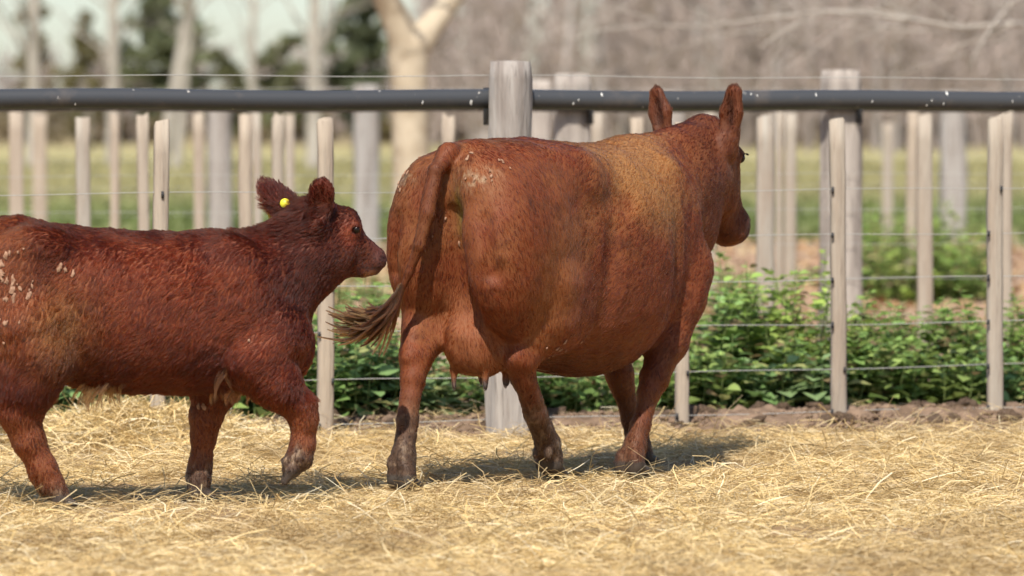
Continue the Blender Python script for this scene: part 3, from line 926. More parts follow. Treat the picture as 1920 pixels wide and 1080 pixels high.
flakes(kf, kV, kQ, [((0.19, 0.10, 0.88), (0.05, 0.14, 0.16), 16), ((0.20, 0.14, 0.76), (0.05, 0.12, 0.18), 14), ((0.20, 0.30, 0.88), (0.05, 0.10, 0.03), 5), ((0.2, 0.07, 0.62), (0.05, 0.1, 0.12), 6),
                    ((-0.02, 0.83, 0.34), (0.2, 0.05, 0.05), 2), ((0.2, 0.95, 0.62), (0.05, 0.1, 0.1), 1)], 6, 0.0135).obj('mud_crust', M_mudflake, parent=calf, kind='stuff')
# ear tag in the far ear: a button and the tag hanging behind
b, t = np.array(KEARS[-1][0]), np.array(KEARS[-1][1])
tp = b * 0.52 + t * 0.48
view = np.array((0.97, -0.17, 0.12)); view /= np.linalg.norm(view)
a = np.linspace(0, 2 * math.pi, 20, endpoint=False)
u = np.cross(view, (0, 0, 1)); u /= np.linalg.norm(u); w = np.cross(u, view)
J = Join()
c0 = tp + view * 0.040
for rr, dd in ((0.0185, 0.0),):
    ring0 = c0 + rr * (np.cos(a)[:, None] * u + np.sin(a)[:, None] * w)
    ring1 = ring0 + view * 0.006
    k = len(a); jj = np.arange(k); j2 = (jj + 1) % k
    J.add(np.concatenate([ring0, ring1, [c0 + view * 0.0065]]), [np.stack([jj, j2, k + j2, k + jj], -1), np.stack([k + jj, k + j2, np.full(k, 2 * k)], -1)])
J.add(*tube([c0 - view * 0.05, c0], [0.005, 0.005], 8))
tg = J.obj('ear_tag', M_tag, parent=calf, label='round yellow ear tag button in the far ear')
p0 = tp - view * 0.03 + np.array((0, 0.005, -0.045))
V, F = box(0, 0, 0, 0.005, 0.048, 0.062)
V = V @ np.array(Matrix.Rotation(math.radians(18), 3, 'X')).T + (p0 + np.array((-0.005, -0.045, 0.0)))
mobj('ear_tag', V, F, M_tag, parent=calf, label='yellow tag plate hanging behind the far ear')
# ------------------------------------------------------------------ ground: one sheet from the pen to the horizon
def straw_edge(x):
    """how far the straw bedding reaches (Y) at x"""
    P = np.stack([x, 0 * x, 0 * x], -1)
    return 21.75 + np.where(x < 0, 0.22, 0.10) * x + 0.5 * (vnoise(P, 1.7, 3) - 0.5) + 0.55 * np.exp(-((x + 1.75) / 0.5) ** 2)

def ground_h(x, Y):
    P = np.stack([x, Y, 0 * x], -1)
    near = sstep(40, 26, Y)
    h = (fbm(P, 1.1, 41, 2) - 0.5) * 0.035 * near + (fbm(P, 5, 43, 2) - 0.5) * 0.025 * near - 0.018 * near
    h = h + 0.12 * np.exp(-(((x + 1.66) / 0.40) ** 2 + ((Y - 21.25) / 0.32) ** 2))
    h = h + 0.03 * np.exp(-((Y - 22.7 - 0.34 * x * 0.5) / 0.5) ** 2)
    return h

def trodden(P):
    """patches where hooves have worked the bedding into the soil"""
    P = np.stack([P[:, 0], P[:, 1], 0 * P[:, 0]], -1)
    return np.clip(sstep(0.565, 0.66, fbm(P, 1.5, 75, 3)) + 0.8 * np.exp(-(((P[:, 0] + 0.05) / 0.45) ** 2 + ((P[:, 1] - 19.9) / 0.5) ** 2)) * sstep(0.40, 0.6, fbm(P, 3, 77, 2)), 0, 1)

M_ground = material('ground_soil_and_grass', rough=0.95, attr='col', spec=0.1,
                    noise=[(9, (0.16, 0.11, 0.075), 8, 0.55, 0.85), (0.5, (0.30, 0.27, 0.12), 4, 0.62, 0.9)], bump=(30, 0.6, 0.03))
def axis_steps(lo, hi, step, far_lo, far_hi, grow=1.18):
    a = list(np.arange(lo, hi + 1e-6, step))
    s = step
    while a[-1] < far_hi:
        s *= grow; a.append(a[-1] + s)
    s = step; b = []
    c = lo
    while c > far_lo:
        s *= grow; c -= s; b.append(c)
    return np.array(b[::-1] + a)
gx = axis_steps(-3.4, 3.4, 0.06, -2500, 2500)
gy = axis_steps(13.0, 25.0, 0.06, -40, 5000)
GX, GY = np.meshgrid(gx, gy, indexing='ij')
x_, y_ = GX.ravel(), GY.ravel()
GZ = ground_h(x_, y_)
P_ = np.stack([x_, y_, 0 * x_], -1)
nA, nB = fbm(P_, 0.35, 51), fbm(P_, 1.6, 52)
gc = np.tile((0.48, 0.34, 0.165), (len(x_), 1))                                            # straw litter
gc = mix(gc, (0.24, 0.155, 0.085), trodden(P_) * 0.85)                                      # trodden, dung-stained
soil = sstep(-0.15, 0.2, y_ - straw_edge(x_))
gc = mix(gc, (0.215, 0.145, 0.10), soil)
dirt = sstep(24.5, 29, y_ + (nB - .5) * 4)
gc = mix(gc, (0.40, 0.265, 0.175), dirt)
gc = mix(gc, (0.36, 0.33, 0.14), dirt * sstep(0.55, 0.66, nB) * 0.6)
gc = mix(gc, (0.16, 0.195, 0.065), sstep(51, 61, y_ + (nA - .5) * 12))                        # green strip
gc = mix(gc, (0.395, 0.345, 0.165), sstep(70, 90, y_ + (nA - .5) * 30))                       # pale pasture
gc = mix(gc, (0.33, 0.26, 0.14), sstep(190, 240, y_))
ny = len(gy)
ii, jj = np.meshgrid(np.arange(len(gx) - 1), np.arange(ny - 1), indexing='ij')
q = (ii * ny + jj).ravel()
mobj('ground', np.stack([x_, y_, GZ], -1), np.stack([q, q + ny, q + ny + 1, q + 1], -1), M_ground, True, gc, kind='structure')

# ------------------------------------------------------------------ straw bedding: bent stalks, one mass
M_straw = material('straw', rough=0.55, attr='col', spec=0.35, trans=0.22)
def strips(n, X, Y, Z, L, W, yaw, pitch, bend, col, seed, segs=3):
    r = np.random.default_rng(seed)
    d = np.stack([np.cos(yaw) * np.cos(pitch), np.sin(yaw) * np.cos(pitch), np.sin(pitch)], -1)
    side = np.stack([-np.sin(yaw), np.cos(yaw), np.zeros(n)], -1)
    roll = (r.random(n) - 0.5) * 2.4
    nrm = np.cross(d, side)
    s = side * np.cos(roll)[:, None] + nrm * np.sin(roll)[:, None]
    bd = side * ((r.random(n) - .5) * 2 * bend)[:, None] - np.array([0, 0, 1.0]) * (np.abs(r.random(n)) * bend * 0.7)[:, None]
    V = []
    for k in range(segs + 1):
        t = k / segs - 0.5
        c = np.stack([X, Y, Z], -1) + d * (L * t)[:, None] + bd * (L * (t * t - 0.08))[:, None] * 2
        w = (W * (1 - 0.45 * (k / segs)))[:, None]
        V += [c - s * w, c + s * w]
    V = np.stack(V, 1).reshape(-1, 3)
    base = np.arange(n)[:, None] * (2 * segs + 2)
    Q = np.concatenate([np.stack([base[:, 0] + 2 * k, base[:, 0] + 2 * k + 1, base[:, 0] + 2 * k + 3, base[:, 0] + 2 * k + 2], -1) for k in range(segs)])
    return V, Q, np.repeat(col, 2 * segs + 2, axis=0)

def straw_colours(n, r):
    base = np.array([(0.74, 0.56, 0.27), (0.80, 0.64, 0.36), (0.67, 0.475, 0.20), (0.48, 0.32, 0.13), (0.84, 0.735, 0.50), (0.28, 0.18, 0.085)])
    c = base[r.choice(6, n, p=[.34, .25, .20, .08, .09, .04])]
    return c * (0.8 + 0.4 * r.random((n, 1)))

r_ = np.random.default_rng(5)
J = Join()
def straw_batch(n, y0, y1, Lr, Wr, top, pitch_sd, seed, keep=None, bend=0.25):
    r = np.random.default_rng(seed)
    Y = y0 + (y1 - y0) * r.random(n)
    X = (r.random(n) * 2 - 1) * (Y * 0.1067 + 0.75)
    e = straw_edge(X)
    P = np.stack([X, Y, 0 * X], -1)
    thin = np.where(Y > e, 0.7 * np.exp(-(Y - e) * 2.0), 1.0)
    ok = r.random(n) < thin * (1 - 0.72 * trodden(P))
    X, Y, P = X[ok], Y[ok], P[ok]
    m = len(X)
    tuft = fbm(P, 3.2, 61, 3)
    Z = ground_h(X, Y) + 0.004 + top * r.random(m) ** 1.5 * sstep(0.25, 0.75, tuft) * 1.6
    yaw = r.random(m) * 2 * math.pi + 0
    yaw = np.where(r.random(m) < 0.45, (vnoise(P, 2.6, 66) * 9 + (r.random(m) - .5) * 1.0), yaw)
    pitch = r.normal(0, pitch_sd, m) * (0.5 + tuft)
    L = Lr[0] + (Lr[1] - Lr[0]) * r.random(m) ** 1.6
    W = Wr[0] + (Wr[1] - Wr[0]) * r.random(m)
    Z = Z + np.abs(np.sin(pitch)) * L * 0.36
    col = straw_colours(m, r)
    dull = sstep(0.52, 0.70, fbm(P, 2.1, 71, 3)) + 0.6 * sstep(0.58, 0.7, fbm(P, 7, 73, 2))
    col = mix(col, (0.32, 0.21, 0.10), np.clip(dull, 0, 1) * 0.55)
    V, Q, C = strips(m, X, Y, Z, L, W, yaw, pitch, bend, col, seed + 1)
    J.add(V, Q, C)
straw_batch(105000, 13.6, 23.2, (0.03, 0.11), (0.0009, 0.0021), 0.022, 0.15, 101)
straw_batch(72000, 13.6, 23.0, (0.08, 0.24), (0.0008, 0.0018), 0.034, 0.22, 111, bend=0.4)
straw_batch(15000, 13.6, 23.0, (0.08, 0.26), (0.0010, 0.0028), 0.036, 0.36, 121, bend=0.6)
straw_batch(2600, 17.2, 21.5, (0.06, 0.15), (0.0010, 0.0020), 0.022, 0.60, 131, bend=0.7)
# heaped straw by the fence, behind the calf
rr = np.random.default_rng(8)
n = 7000
X = -1.66 + rr.normal(0, 0.34, n); Y = 21.2 + rr.normal(0, 0.24, n)
Z = ground_h(X, Y) + 0.02 + 0.05 * rr.random(n)
V, Q, C = strips(n, X, Y, Z, 0.08 + 0.2 * rr.random(n), 0.0013 + 0.0014 * rr.random(n), rr.random(n) * 6.28, rr.normal(0, 0.4, n), 0.4, straw_colours(n, rr), 9)
J.add(V, Q, C)
J.obj('straw_bedding', M_straw, label='loose golden straw bedding spread over the pen floor', cat='straw', kind='stuff')

# ------------------------------------------------------------------ turned soil along the fence with its clods
M_clod = material('dry_clod', (0.25, 0.17, 0.115), 0.95, noise=(7, (0.13, 0.085, 0.055), 8, 0.4, 0.7), bump=(9, 0.9, 0.05), spec=0.1)
def ico(sub=2):
    t = (1 + 5 ** 0.5) / 2
    V = [(-1, t, 0), (1, t, 0), (-1, -t, 0), (1, -t, 0), (0, -1, t), (0, 1, t), (0, -1, -t), (0, 1, -t), (t, 0, -1), (t, 0, 1), (-t, 0, -1), (-t, 0, 1)]
    F = [(0, 11, 5), (0, 5, 1), (0, 1, 7), (0, 7, 10), (0, 10, 11), (1, 5, 9), (5, 11, 4), (11, 10, 2), (10, 7, 6), (7, 1, 8), (3, 9, 4), (3, 4, 2), (3, 2, 6), (3, 6, 8), (3, 8, 9), (4, 9, 5), (2, 4, 11), (6, 2, 10), (8, 6, 7), (9, 8, 1)]
    V = [np.array(v) / np.linalg.norm(v) for v in V]
    for s in range(sub):
        cache = {}; G = []
        def mid(a, b):
            k = (min(a, b), max(a, b))
            if k not in cache:
                m = V[a] + V[b]; V.append(m / np.linalg.norm(m)); cache[k] = len(V) - 1
            return cache[k]
        for a, b, c in F:
            ab, bc, ca = mid(a, b), mid(b, c), mid(c, a)
            G += [(a, ab, ca), (b, bc, ab), (c, ca, bc), (ab, bc, ca)]
        F = G
    return np.array(V), np.array(F)
IV, IF = ico(2)
clod_me = []
for k in range(8):
    d = 0.55 + 0.75 * fbm(IV + 7.3 * k, 1.9, 80 + k, 3) + 0.35 * (np.round(3 * vnoise(IV + 3.1 * k, 1.3, 90 + k)) / 3 - 0.5)
    clod_me.append(make_mesh('clod', IV * d[:, None] * (1, 0.85, 0.62), IF, M_clod, False))
# a low bank of loose soil below the fence
bx = np.linspace(-3.3, 3.5, 300); bt = np.linspace(-1, 1, 48)
BX, BT = np.meshgrid(bx, bt, indexing='ij')
Bx = BX.ravel(); By = 22.15 + 0.27 * Bx + BT.ravel() * 0.55
Bz = ground_h(Bx, By) + (1 - BT.ravel() ** 2) * (0.07 * fbm(np.stack([Bx, By, 0 * Bx], -1), 3.5, 91, 3) + 0.09 * (fbm(np.stack([Bx, By, 0 * Bx], -1), 14, 92, 2) - 0.4)) - 0.012
nb = len(bt); ii, jj = np.meshgrid(np.arange(len(bx) - 1), np.arange(nb - 1), indexing='ij'); q = (ii * nb + jj).ravel()
bank = mobj('soil_bank', np.stack([Bx, By, Bz], -1), np.stack([q, q + nb, q + nb + 1, q + 1], -1), M_clod, False, kind='structure')
rr = np.random.default_rng(19)
for k in range(190):
    px = rr.choice([rr.uniform(430, 760), rr.uniform(760, 1350), rr.uniform(1200, 1960)], p=[.22, .22, .56])
    Y = 21.85 + 0.0006 * (px - 960) + rr.random() * 0.85
    x = wx(px, Y)
    s = 0.014 + 0.040 * rr.random() ** 2.4
    o = bpy.data.objects.new('clod', clod_me[k % 8])
    o.location = (x, Y, float(ground_h(np.array([x]), np.array([Y]))[0]) + s * 0.32 + 0.02)
    o.rotation_euler = (rr.normal(0, .4), rr.normal(0, .4), rr.random() * 6.28)
    o.scale = (s * (0.8 + 0.9 * rr.random()), s, s * (0.7 + 0.6 * rr.random()))
    link(o, parent=bank)
# crumbs of soil, too small to tell apart
I0, F0 = ico(0)
nc = 4200
cx_ = rr.uniform(-3.0, 3.3, nc); cy_ = 21.75 + 0.27 * cx_ + rr.random(nc) * 0.95
cs_ = 0.005 + 0.014 * rr.random(nc) ** 2
bb_ = np.clip(1 - ((cy_ - 22.15 - 0.27 * cx_) / 0.55) ** 2, 0, 1)
cz_ = ground_h(cx_, cy_) + bb_ * 0.035 + 0.006
VV = (I0[None] * (cs_[:, None] * (0.6 + 0.8 * rr.random((nc, 12))))[:, :, None] * (1.1, 1, 0.75)) + np.stack([cx_, cy_, cz_], -1)[:, None]
mobj('soil_crumbs', VV.reshape(-1, 3), (np.arange(nc)[:, None, None] * 12 + F0[None]).reshape(-1, 3), M_clod, False, parent=bank, kind='stuff')
# ------------------------------------------------------------------ fences: posts, battens, tube rail and wires
def wood(name, c, c2, c3, v):
    return material(name, c, 0.9, noise=[(3.0, c2, 8, 0.42, 0.66), (11.0, c3, 6, 0.57, 0.76)], bump=(9, 0.8, 0.012), spec=0.15, stretch=(6, 6, 0.55), vary=v)
M_batten = wood('batten_wood', (0.43, 0.345, 0.26), (0.33, 0.265, 0.205), (0.24, 0.19, 0.15), (0.37, 0.33, 0.275))
M_post = wood('weathered_post', (0.42, 0.365, 0.315), (0.235, 0.20, 0.175), (0.095, 0.08, 0.07), (0.38, 0.355, 0.33))
M_rail = material('painted_tube', (0.048, 0.050, 0.054), 0.45, spec=0.4, noise=[(22, (0.42, 0.39, 0.35), 3, 0.69, 0.72), (5, (0.10, 0.085, 0.075), 6, 0.55, 0.75)])
M_wire = material('galvanised_wire', (0.40, 0.39, 0.36), 0.55, metallic=0.2, spec=0.5)
M_dark = material('dark_strap', (0.03, 0.03, 0.032), 0.6)
M_drop = material('bird_dropping', (0.75, 0.73, 0.68), 0.8)

class Line:
    def __init__(self, ya, yb):
        self.A = np.array((wx(0, ya), ya)); self.B = np.array((wx(1920, yb), yb))
        self.d = (self.B - self.A) / np.linalg.norm(self.B - self.A)
        self.n = np.array((self.d[1], -self.d[0]))                     # towards the camera
    def at(self, px, off=0.0):
        k = (px - 960.0) / FPX
        A, D = self.A + self.n * off, self.B - self.A
        t = (k * A[1] - A[0]) / (D[0] - k * D[1])
        return A + D * t

def plank(w, dp, h, seed, taper=0.04, lean=0.0, seg=10):
    """an uneven sawn batten standing on z=0"""
    r = np.random.default_rng(seed)
    V = []
    ox, oy = 0.0, 0.0
    for i in range(seg + 1):
        t = i / seg
        ox += r.normal(0, 0.0016); oy += r.normal(0, 0.0016)
        ww = w * (1 - taper * t) * (1 + r.normal(0, 0.02)); dd = dp * (1 + r.normal(0, 0.03))
        b = 0.18
        prof = [(-.5, -.5 + b), (-.5 + b, -.5), (.5 - b, -.5), (.5, -.5 + b), (.5, .5 - b), (.5 - b, .5), (-.5 + b, .5), (-.5, .5 - b)]
        for a, c in prof:
            z = t * h + (r.normal(0, 0.010) if i == seg else 0)
            V.append((a * ww + ox + lean * t * h, c * dd + oy, z))
    i = np.arange(seg)[:, None] * 8; j = np.arange(8)[None, :]; j2 = (j + 1) % 8
    Q = np.stack([i + j, i + j2, i + 8 + j2, i + 8 + j], -1).reshape(-1, 4)
    V.append((ox + lean * h, oy, h + 0.003)); b = seg * 8; jj = np.arange(8)
    T = np.stack([b + jj, b + (jj + 1) % 8, np.full(8, len(V) - 1)], -1)
    return np.array(V), [Q, T]

def log_post(rad, h, seed, flat=0.8, lean=0.0, seg=22, sides=22):
    """split weathered log: uneven round section, checks along the grain, sawn top"""
    r = np.random.default_rng(seed)
    a = np.linspace(0, 2 * math.pi, sides, endpoint=False)
    V = []
    for i in range(seg + 1):
        t = i / seg
        q = np.stack([np.cos(a) * 1.3, np.sin(a) * 1.3, np.full(sides, t * h * 1.1)], -1)
        rr = rad * (0.90 + 0.34 * (fbm(q, 1.3, seed, 2) - 0.5) + 0.34 * (fbm(q * (3, 3, 0.5), 2.2, seed + 3, 2) - 0.5)) * (1.02 - 0.06 * t)
        if i == seg: rr = rr * 0.93
        z = t * h - (0.012 if i == seg - 0 else 0)
        sq = np.maximum(np.abs(np.cos(a)), np.abs(np.sin(a)) ) ** -0.45
        V.append(np.stack([np.cos(a) * rr * sq + lean * t * h, np.sin(a) * rr * flat * sq, np.full(sides, z if i < seg else h)], -1))
    V = np.concatenate(V)
    i = np.arange(seg)[:, None] * sides; j = np.arange(sides)[None, :]; j2 = (j + 1) % sides
    Q = np.stack([i + j, i + j2, i + sides + j2, i + sides + j], -1).reshape(-1, 4)
    b = seg * sides; jj = np.arange(sides)
    V = np.concatenate([V, [(lean * h, 0, h + 0.004)]])
    return V, [Q, np.stack([b + jj, b + (jj + 1) % sides, np.full(sides, len(V) - 1)], -1)]

def fence(name, line, battens, posts, rail, wires, label, seed, ext=0.35, wire_r=0.0021, wire_off=0.0, ties=True, rail_z=1.517):
    root = empty(name, (0, 0, 0), label=label, cat='fence', group='wire fences of the cattle yard')
    az = math.atan2(line.d[1], line.d[0])
    rot = np.array(Matrix.Rotation(az, 3, 'Z'))
    def place(V, p, z=0.0): return V @ rot.T + (p[0], p[1], z)
    A = line.A - (line.B - line.A) * ext; B = line.B + (line.B - line.A) * ext
    r = np.random.default_rng(seed)
    for k, (px, w, top, base) in enumerate(battens):
        p = line.at(px, 0.03)
        V, F = plank(w, 0.045, top - base, seed * 50 + k, lean=r.normal(0, 0.009))
        V = place(V, p, base)
        b = mobj('batten', V, F, M_batten, parent=root)
        if ties:
            Jt = Join()
            for z in wires[1:]:
                q = line.at(px, 0.058) - line.d * (w * 0.5 - 0.004) * r.choice([-1, 1])
                Jt.add(*box(q[0], q[1], z - 0.004, 0.012, 0.008, 0.022 + 0.01 * r.random()))
            Jt.obj('wire_tie', M_dark, parent=b, kind='stuff')
    for k, (px, rad, top, off, lean) in enumerate(posts):
        p = line.at(px, off)
        V, F = log_post(rad, top + 0.1, seed * 70 + k, lean=lean)
        po = mobj('post', place(V, p, -0.1), F, M_post, False, parent=root)
        if rail:
            Jt = Join()
            s = 1 if off <= 0 else -1
            q = line.at(px, 0.0) + line.d * rad * 0.8 * s
            Jt.add(*place_box(q, rot, (0.012, 0.11, 0.17), rail_z - 0.03))
            Jt.obj('strap', M_dark, parent=po)
    if rail:
        n = 60
        pts = [(A[0] + (B[0] - A[0]) * i / n, A[1] + (B[1] - A[1]) * i / n, rail_z + 0.004 * math.sin(i * 0.5)) for i in range(n + 1)]
        V, F = tube(pts, rail, 20)
        ro = mobj('rail', V, F, M_rail, True, parent=root)
        if ties:
            Jt = Join()
            for k in range(26):
                t = r.random(); c = A + (B - A) * t
                ang = r.uniform(-1.2, 0.9); s = 0.004 + 0.007 * r.random() ** 2
                nv = np.array((line.n[0] * math.cos(ang), line.n[1] * math.cos(ang), math.sin(ang)))
                vv = np.array((-line.n[0] * math.sin(ang), -line.n[1] * math.sin(ang), math.cos(ang)))
                cc = np.array((c[0], c[1], rail_z)) + nv * (rail + 0.0005)
                aa = np.linspace(0, 2 * math.pi, 9, endpoint=False); rad = s * (0.6 + 0.7 * r.random(9))
                ring = cc + np.cos(aa)[:, None] * rad[:, None] * 0.6 * np.array((line.d[0], line.d[1], 0)) + np.sin(aa)[:, None] * rad[:, None] * vv * 1.4
                jj = np.arange(9)
                Jt.add(np.concatenate([ring, [cc + nv * 0.003]]), np.stack([jj, (jj + 1) % 9, np.full(9, 9)], -1))
            Jt.obj('bird_droppings', M_drop, parent=ro, kind='stuff')
    for k, z in enumerate(wires):
        n = 90
        sag = r.random(4) * 6
        pts = [(A[0] + (B[0] - A[0]) * i / n - line.n[0] * wire_off, A[1] + (B[1] - A[1]) * i / n - line.n[1] * wire_off,
                z + 0.004 * math.sin(i * 0.35 + sag[0]) + 0.003 * math.sin(i * 0.13 + sag[1])) for i in range(n + 1)]
        V, F = tube(pts, wire_r, 6)
        mobj('wire', V, F, M_wire, True, parent=root)
    return root
def place_box(q, rot, size, z):
    V, F = box(0, 0, 0, *size)
    return V @ rot.T + (q[0], q[1], z), F

WZ = [1.622, 1.10, 0.889, 0.679, 0.469, 0.258, 0.060]
L1 = Line(20.95, 22.9)
fence('rail_fence', L1, [(293, 0.066, 1.42, -0.05), (611, 0.072, 1.435, -0.05), (1280, 0.062, 1.41, -0.05), (1573, 0.072, 1.43, -0.05), (1866, 0.075, 1.435, -0.05), (-40, 0.07, 1.43, -.05), (2150, .07, 1.43, -.05)],
      [(950, 0.108, 1.69, 0.10, 0.008), (-420, 0.105, 1.68, 0.1, 0), (2330, 0.10, 1.68, 0.1, 0)], 0.044, WZ,
      'nearest fence with black tube rail and pale wooden battens behind the cattle', 3, wire_off=-0.035)
L2 = Line(27.3, 28.9)
fence('rail_fence', L2, [(158, 0.080, 1.43, -0.05), (273, 0.065, 1.44, -.05), (461, 0.075, 1.44, -.05), (520, 0.065, 1.44, -.05), (838, 0.075, 1.43, -.05), (1192, 0.075, 1.43, -.05), (1435, 0.105, 1.43, -.05), (1735, 0.095, 1.44, -.05), (1886, 0.060, 1.46, -.05), (-150, .075, 1.43, -.05), (2050, .075, 1.43, -.05)],
      [(1577, 0.138, 1.715, -0.12, 0.0), (1075, 0.128, 1.69, -0.12, -0.004)], 0.042, [1.60, 1.10, 0.889, 0.679, 0.469, 0.258],
      'second fence with thick split posts behind the weeds', 5, wire_r=0.0016, ties=False, rail_z=1.507)
L3 = Line(36.5, 38.5)
fence('batten_fence', L3, [(30, 0.11, 1.47, -.05), (215, 0.07, 1.46, -.05), (375, 0.08, 1.46, -.05), (485, 0.07, 1.46, -.05), (546, 0.075, 1.45, -.05), (1462, 0.06, 1.47, -.05), (1481, 0.095, 1.46, -.05), (1707, 0.090, 1.47, -.05), (1120, 0.10, 1.46, -.05), (1330, .09, 1.46, -.05)],
      [(1010, 0.115, 1.72, 0.0, 0.0)], 0, [1.55, 1.10, 0.889, 0.679, 0.469], 'third fence of blurred battens across the brown yard', 7, ties=False, wire_r=0.0014)
L4 = Line(52.5, 55.5)
fence('post_fence', L4, [(1665, 0.13, 1.35, -.05), (75, 0.16, 1.45, -.05)], [(412, 0.150, 1.62, 0, 0), (686, 0.160, 1.78, 0, 0), (1787, 0.165, 1.70, 0, 0), (1260, .15, 1.7, 0, 0)], 0, [1.45, 1.0, 0.6],
      'farthest fence of heavy grey posts at the edge of the pasture', 9, ties=False, wire_r=0.0012)
# ------------------------------------------------------------------ weeds along the fence
M_leaf = material('weed_leaf', rough=0.5, attr='col', spec=0.4, trans=0.38)
M_stem = material('weed_stem', (0.13, 0.17, 0.05), 0.7)
def leaf_fan(base, d, L, W, nrm):
    """toothed oval leaf folded along its midrib: 7 points"""
    d = d / np.linalg.norm(d)
    s = np.cross(d, nrm); s /= np.linalg.norm(s) + 1e-9
    up = np.cross(s, d)
    P = [base, base + d * L * .32 + s * W * .5 + up * W * .12, base + d * L * .68 + s * W * .36 + up * W * .06 - up * L * .03, base + d * L - up * L * .14,
         base + d * L * .68 - s * W * .36 + up * W * .06 - up * L * .03, base + d * L * .32 - s * W * .5 + up * W * .12, base + d * L * .5 - up * L * .02]
    return np.array(P), np.array([[0, 1, 6], [1, 2, 6], [2, 3, 6], [3, 4, 6], [4, 5, 6], [5, 0, 6]])
def weed(seed, h, nodes, leaf, tint):
    r = np.random.default_rng(seed)
    S, Lf = Join(), Join()
    shoots = [(np.zeros(3), h, np.array((r.normal(0, .10), r.normal(0, .10), 1.0)))]
    for k in range(17):
        a = r.random() * 6.28; q = 0.03 + 0.15 * r.random()
        shoots.append((np.array((math.cos(a), math.sin(a), 0)) * q, h * (0.42 + 0.48 * r.random() ** 1.1), np.array((math.cos(a) * (.10 + .25 * r.random()), math.sin(a) * .22, 1.0))))
    for b, hh, d in shoots:
        d = d / np.linalg.norm(d)
        curve = np.array((r.normal(0, .06), r.normal(0, .06), 0))
        pts = np.array([b + d * hh * t + curve * t * t * hh for t in np.linspace(0, 1, 7)])
        S.add(*tube(pts, np.linspace(0.0042, 0.0012, 7), 5))
        n = max(5, int(nodes * hh / h))
        for i in range(n):
            t = 0.06 + 0.94 * (i + 0.5 * r.random()) / n
            p = b + d * hh * t + curve * t * t * hh
            size = leaf * 1.35 * (1.15 - 0.68 * t ** 1.6) * (0.75 + 0.5 * r.random())
            a0 = i * 1.7 + r.random() * 0.6
            for q in range(3 if t > .75 else 2):
                a = a0 + q * (math.pi if t <= .75 else 2.1) + r.normal(0, .25)
                dv = np.array((math.cos(a), math.sin(a), 0.35 - 0.5 * (1 - t) + r.normal(0, .22)))
                nv = np.array((r.normal(0, .25), r.normal(0, .25), 1.0))
                pet = p + dv * size * 0.35
                V, F = leaf_fan(pet, dv, size, size * (0.72 + 0.2 * r.random()), nv)
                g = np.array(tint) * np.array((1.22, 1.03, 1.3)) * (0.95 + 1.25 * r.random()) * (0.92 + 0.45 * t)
                if r.random() < 0.12: g = np.array((0.40, 0.41, 0.16))
                if r.random() < 0.08: g = np.array((0.24, 0.17, 0.09))
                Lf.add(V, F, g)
    return S.arrays(), Lf.arrays()
protos = []
for k, (h, nd, lf, tint) in enumerate([(0.60, 17, 0.050, (0.115, 0.195, 0.039)), (0.52, 14, 0.055, (0.101, 0.176, 0.036)), (0.46, 12, 0.060, (0.088, 0.163, 0.046)), (0.38, 11, 0.060, (0.128, 0.202, 0.046)),
                                       (0.32, 10, 0.062, (0.081, 0.156, 0.042)), (0.55, 15, 0.050, (0.135, 0.208, 0.039)), (0.26, 8, 0.066, (0.101, 0.169, 0.058)), (0.44, 13, 0.054, (0.081, 0.150, 0.034))]):
    (sv, sf, _), (lv, lf_, lc) = weed(300 + k, h, nd, lf, tint)
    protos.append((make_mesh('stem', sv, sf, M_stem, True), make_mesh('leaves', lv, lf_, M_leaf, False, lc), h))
def put_weed(k, x, Y, s, rz, label, group, z=None):
    sm, lm, h = protos[k]
    z = float(ground_h(np.array([x]), np.array([Y]))[0]) if z is None else z
    e = empty('leafy_weed', (x, Y, z), rz, label=label, cat='weed', group=group)
    e.scale = (s, s, s)
    link(bpy.data.objects.new('stem', sm), parent=e)
    link(bpy.data.objects.new('leaves', lm), parent=e, kind='stuff')
rr = np.random.default_rng(23)
# (px from, px to, number in the front and back rows, height scale, where)
BEDS = [(-70, 293, 4, 5, 1.0, 'behind the calf hind legs', 'weeds behind the calf hind legs'),
        (293, 611, 4, 5, 1.0, 'behind the calf forelegs', 'weeds behind the calf forelegs'),
        (611, 770, 2, 3, 1.25, 'below the cow tail', 'weeds below the cow tail'),
        (770, 1280, 6, 6, 0.90, 'between the cow legs', 'weeds between the cow legs'),
        (1280, 1573, 4, 6, 1.24, 'between the cow foreleg and the next batten', 'weeds right of the cow'),
        (1573, 1866, 4, 6, 1.0, 'between the two rightmost near battens', 'weeds between the right battens'),
        (1866, 2010, 2, 3, 0.88, 'right of the rightmost near batten', 'weeds at the right edge')]
ORD = ['leftmost', 'second', 'third', 'fourth', 'fifth', 'sixth']
for p0, p1, nf, nb_, hs, where, grp in BEDS:
    for row, n in (('front', nf), ('back', nb_)):
        for i in range(n):
            px = p0 + (p1 - p0) * (i + 0.2 + 0.6 * rr.random()) / n
            Y = 22.72 + 0.0011 * (px - 960) + (0.22 if row == 'front' else 0.72) + 0.22 * rr.random()
            k = int(rr.choice([2, 3, 4, 6, 7])) if row == 'front' else int(rr.choice([0, 1, 5, 2, 7]))
            put_weed(k, wx(px, Y), Y, hs * (0.88 + 0.3 * rr.random()), rr.random() * 6.28,
                     ('leafy weed %s, %s in %s row' if i == 0 else 'leafy weed %s, %s from left in %s row') % (where, ORD[i], row), grp)
for i in range(6):
    px = 1645 + i * 36 + rr.normal(0, 8); Y = rr.uniform(37.0, 42.0)
    put_weed([0, 1, 5][i % 3], wx(px, Y), Y, 1.15 + 0.35 * rr.random(), rr.random() * 6.28, ('blurred green weed clump far behind the right battens, %s' + (' of six' if i == 0 else ' from left')) % ORD[i], 'weeds in the far clump')
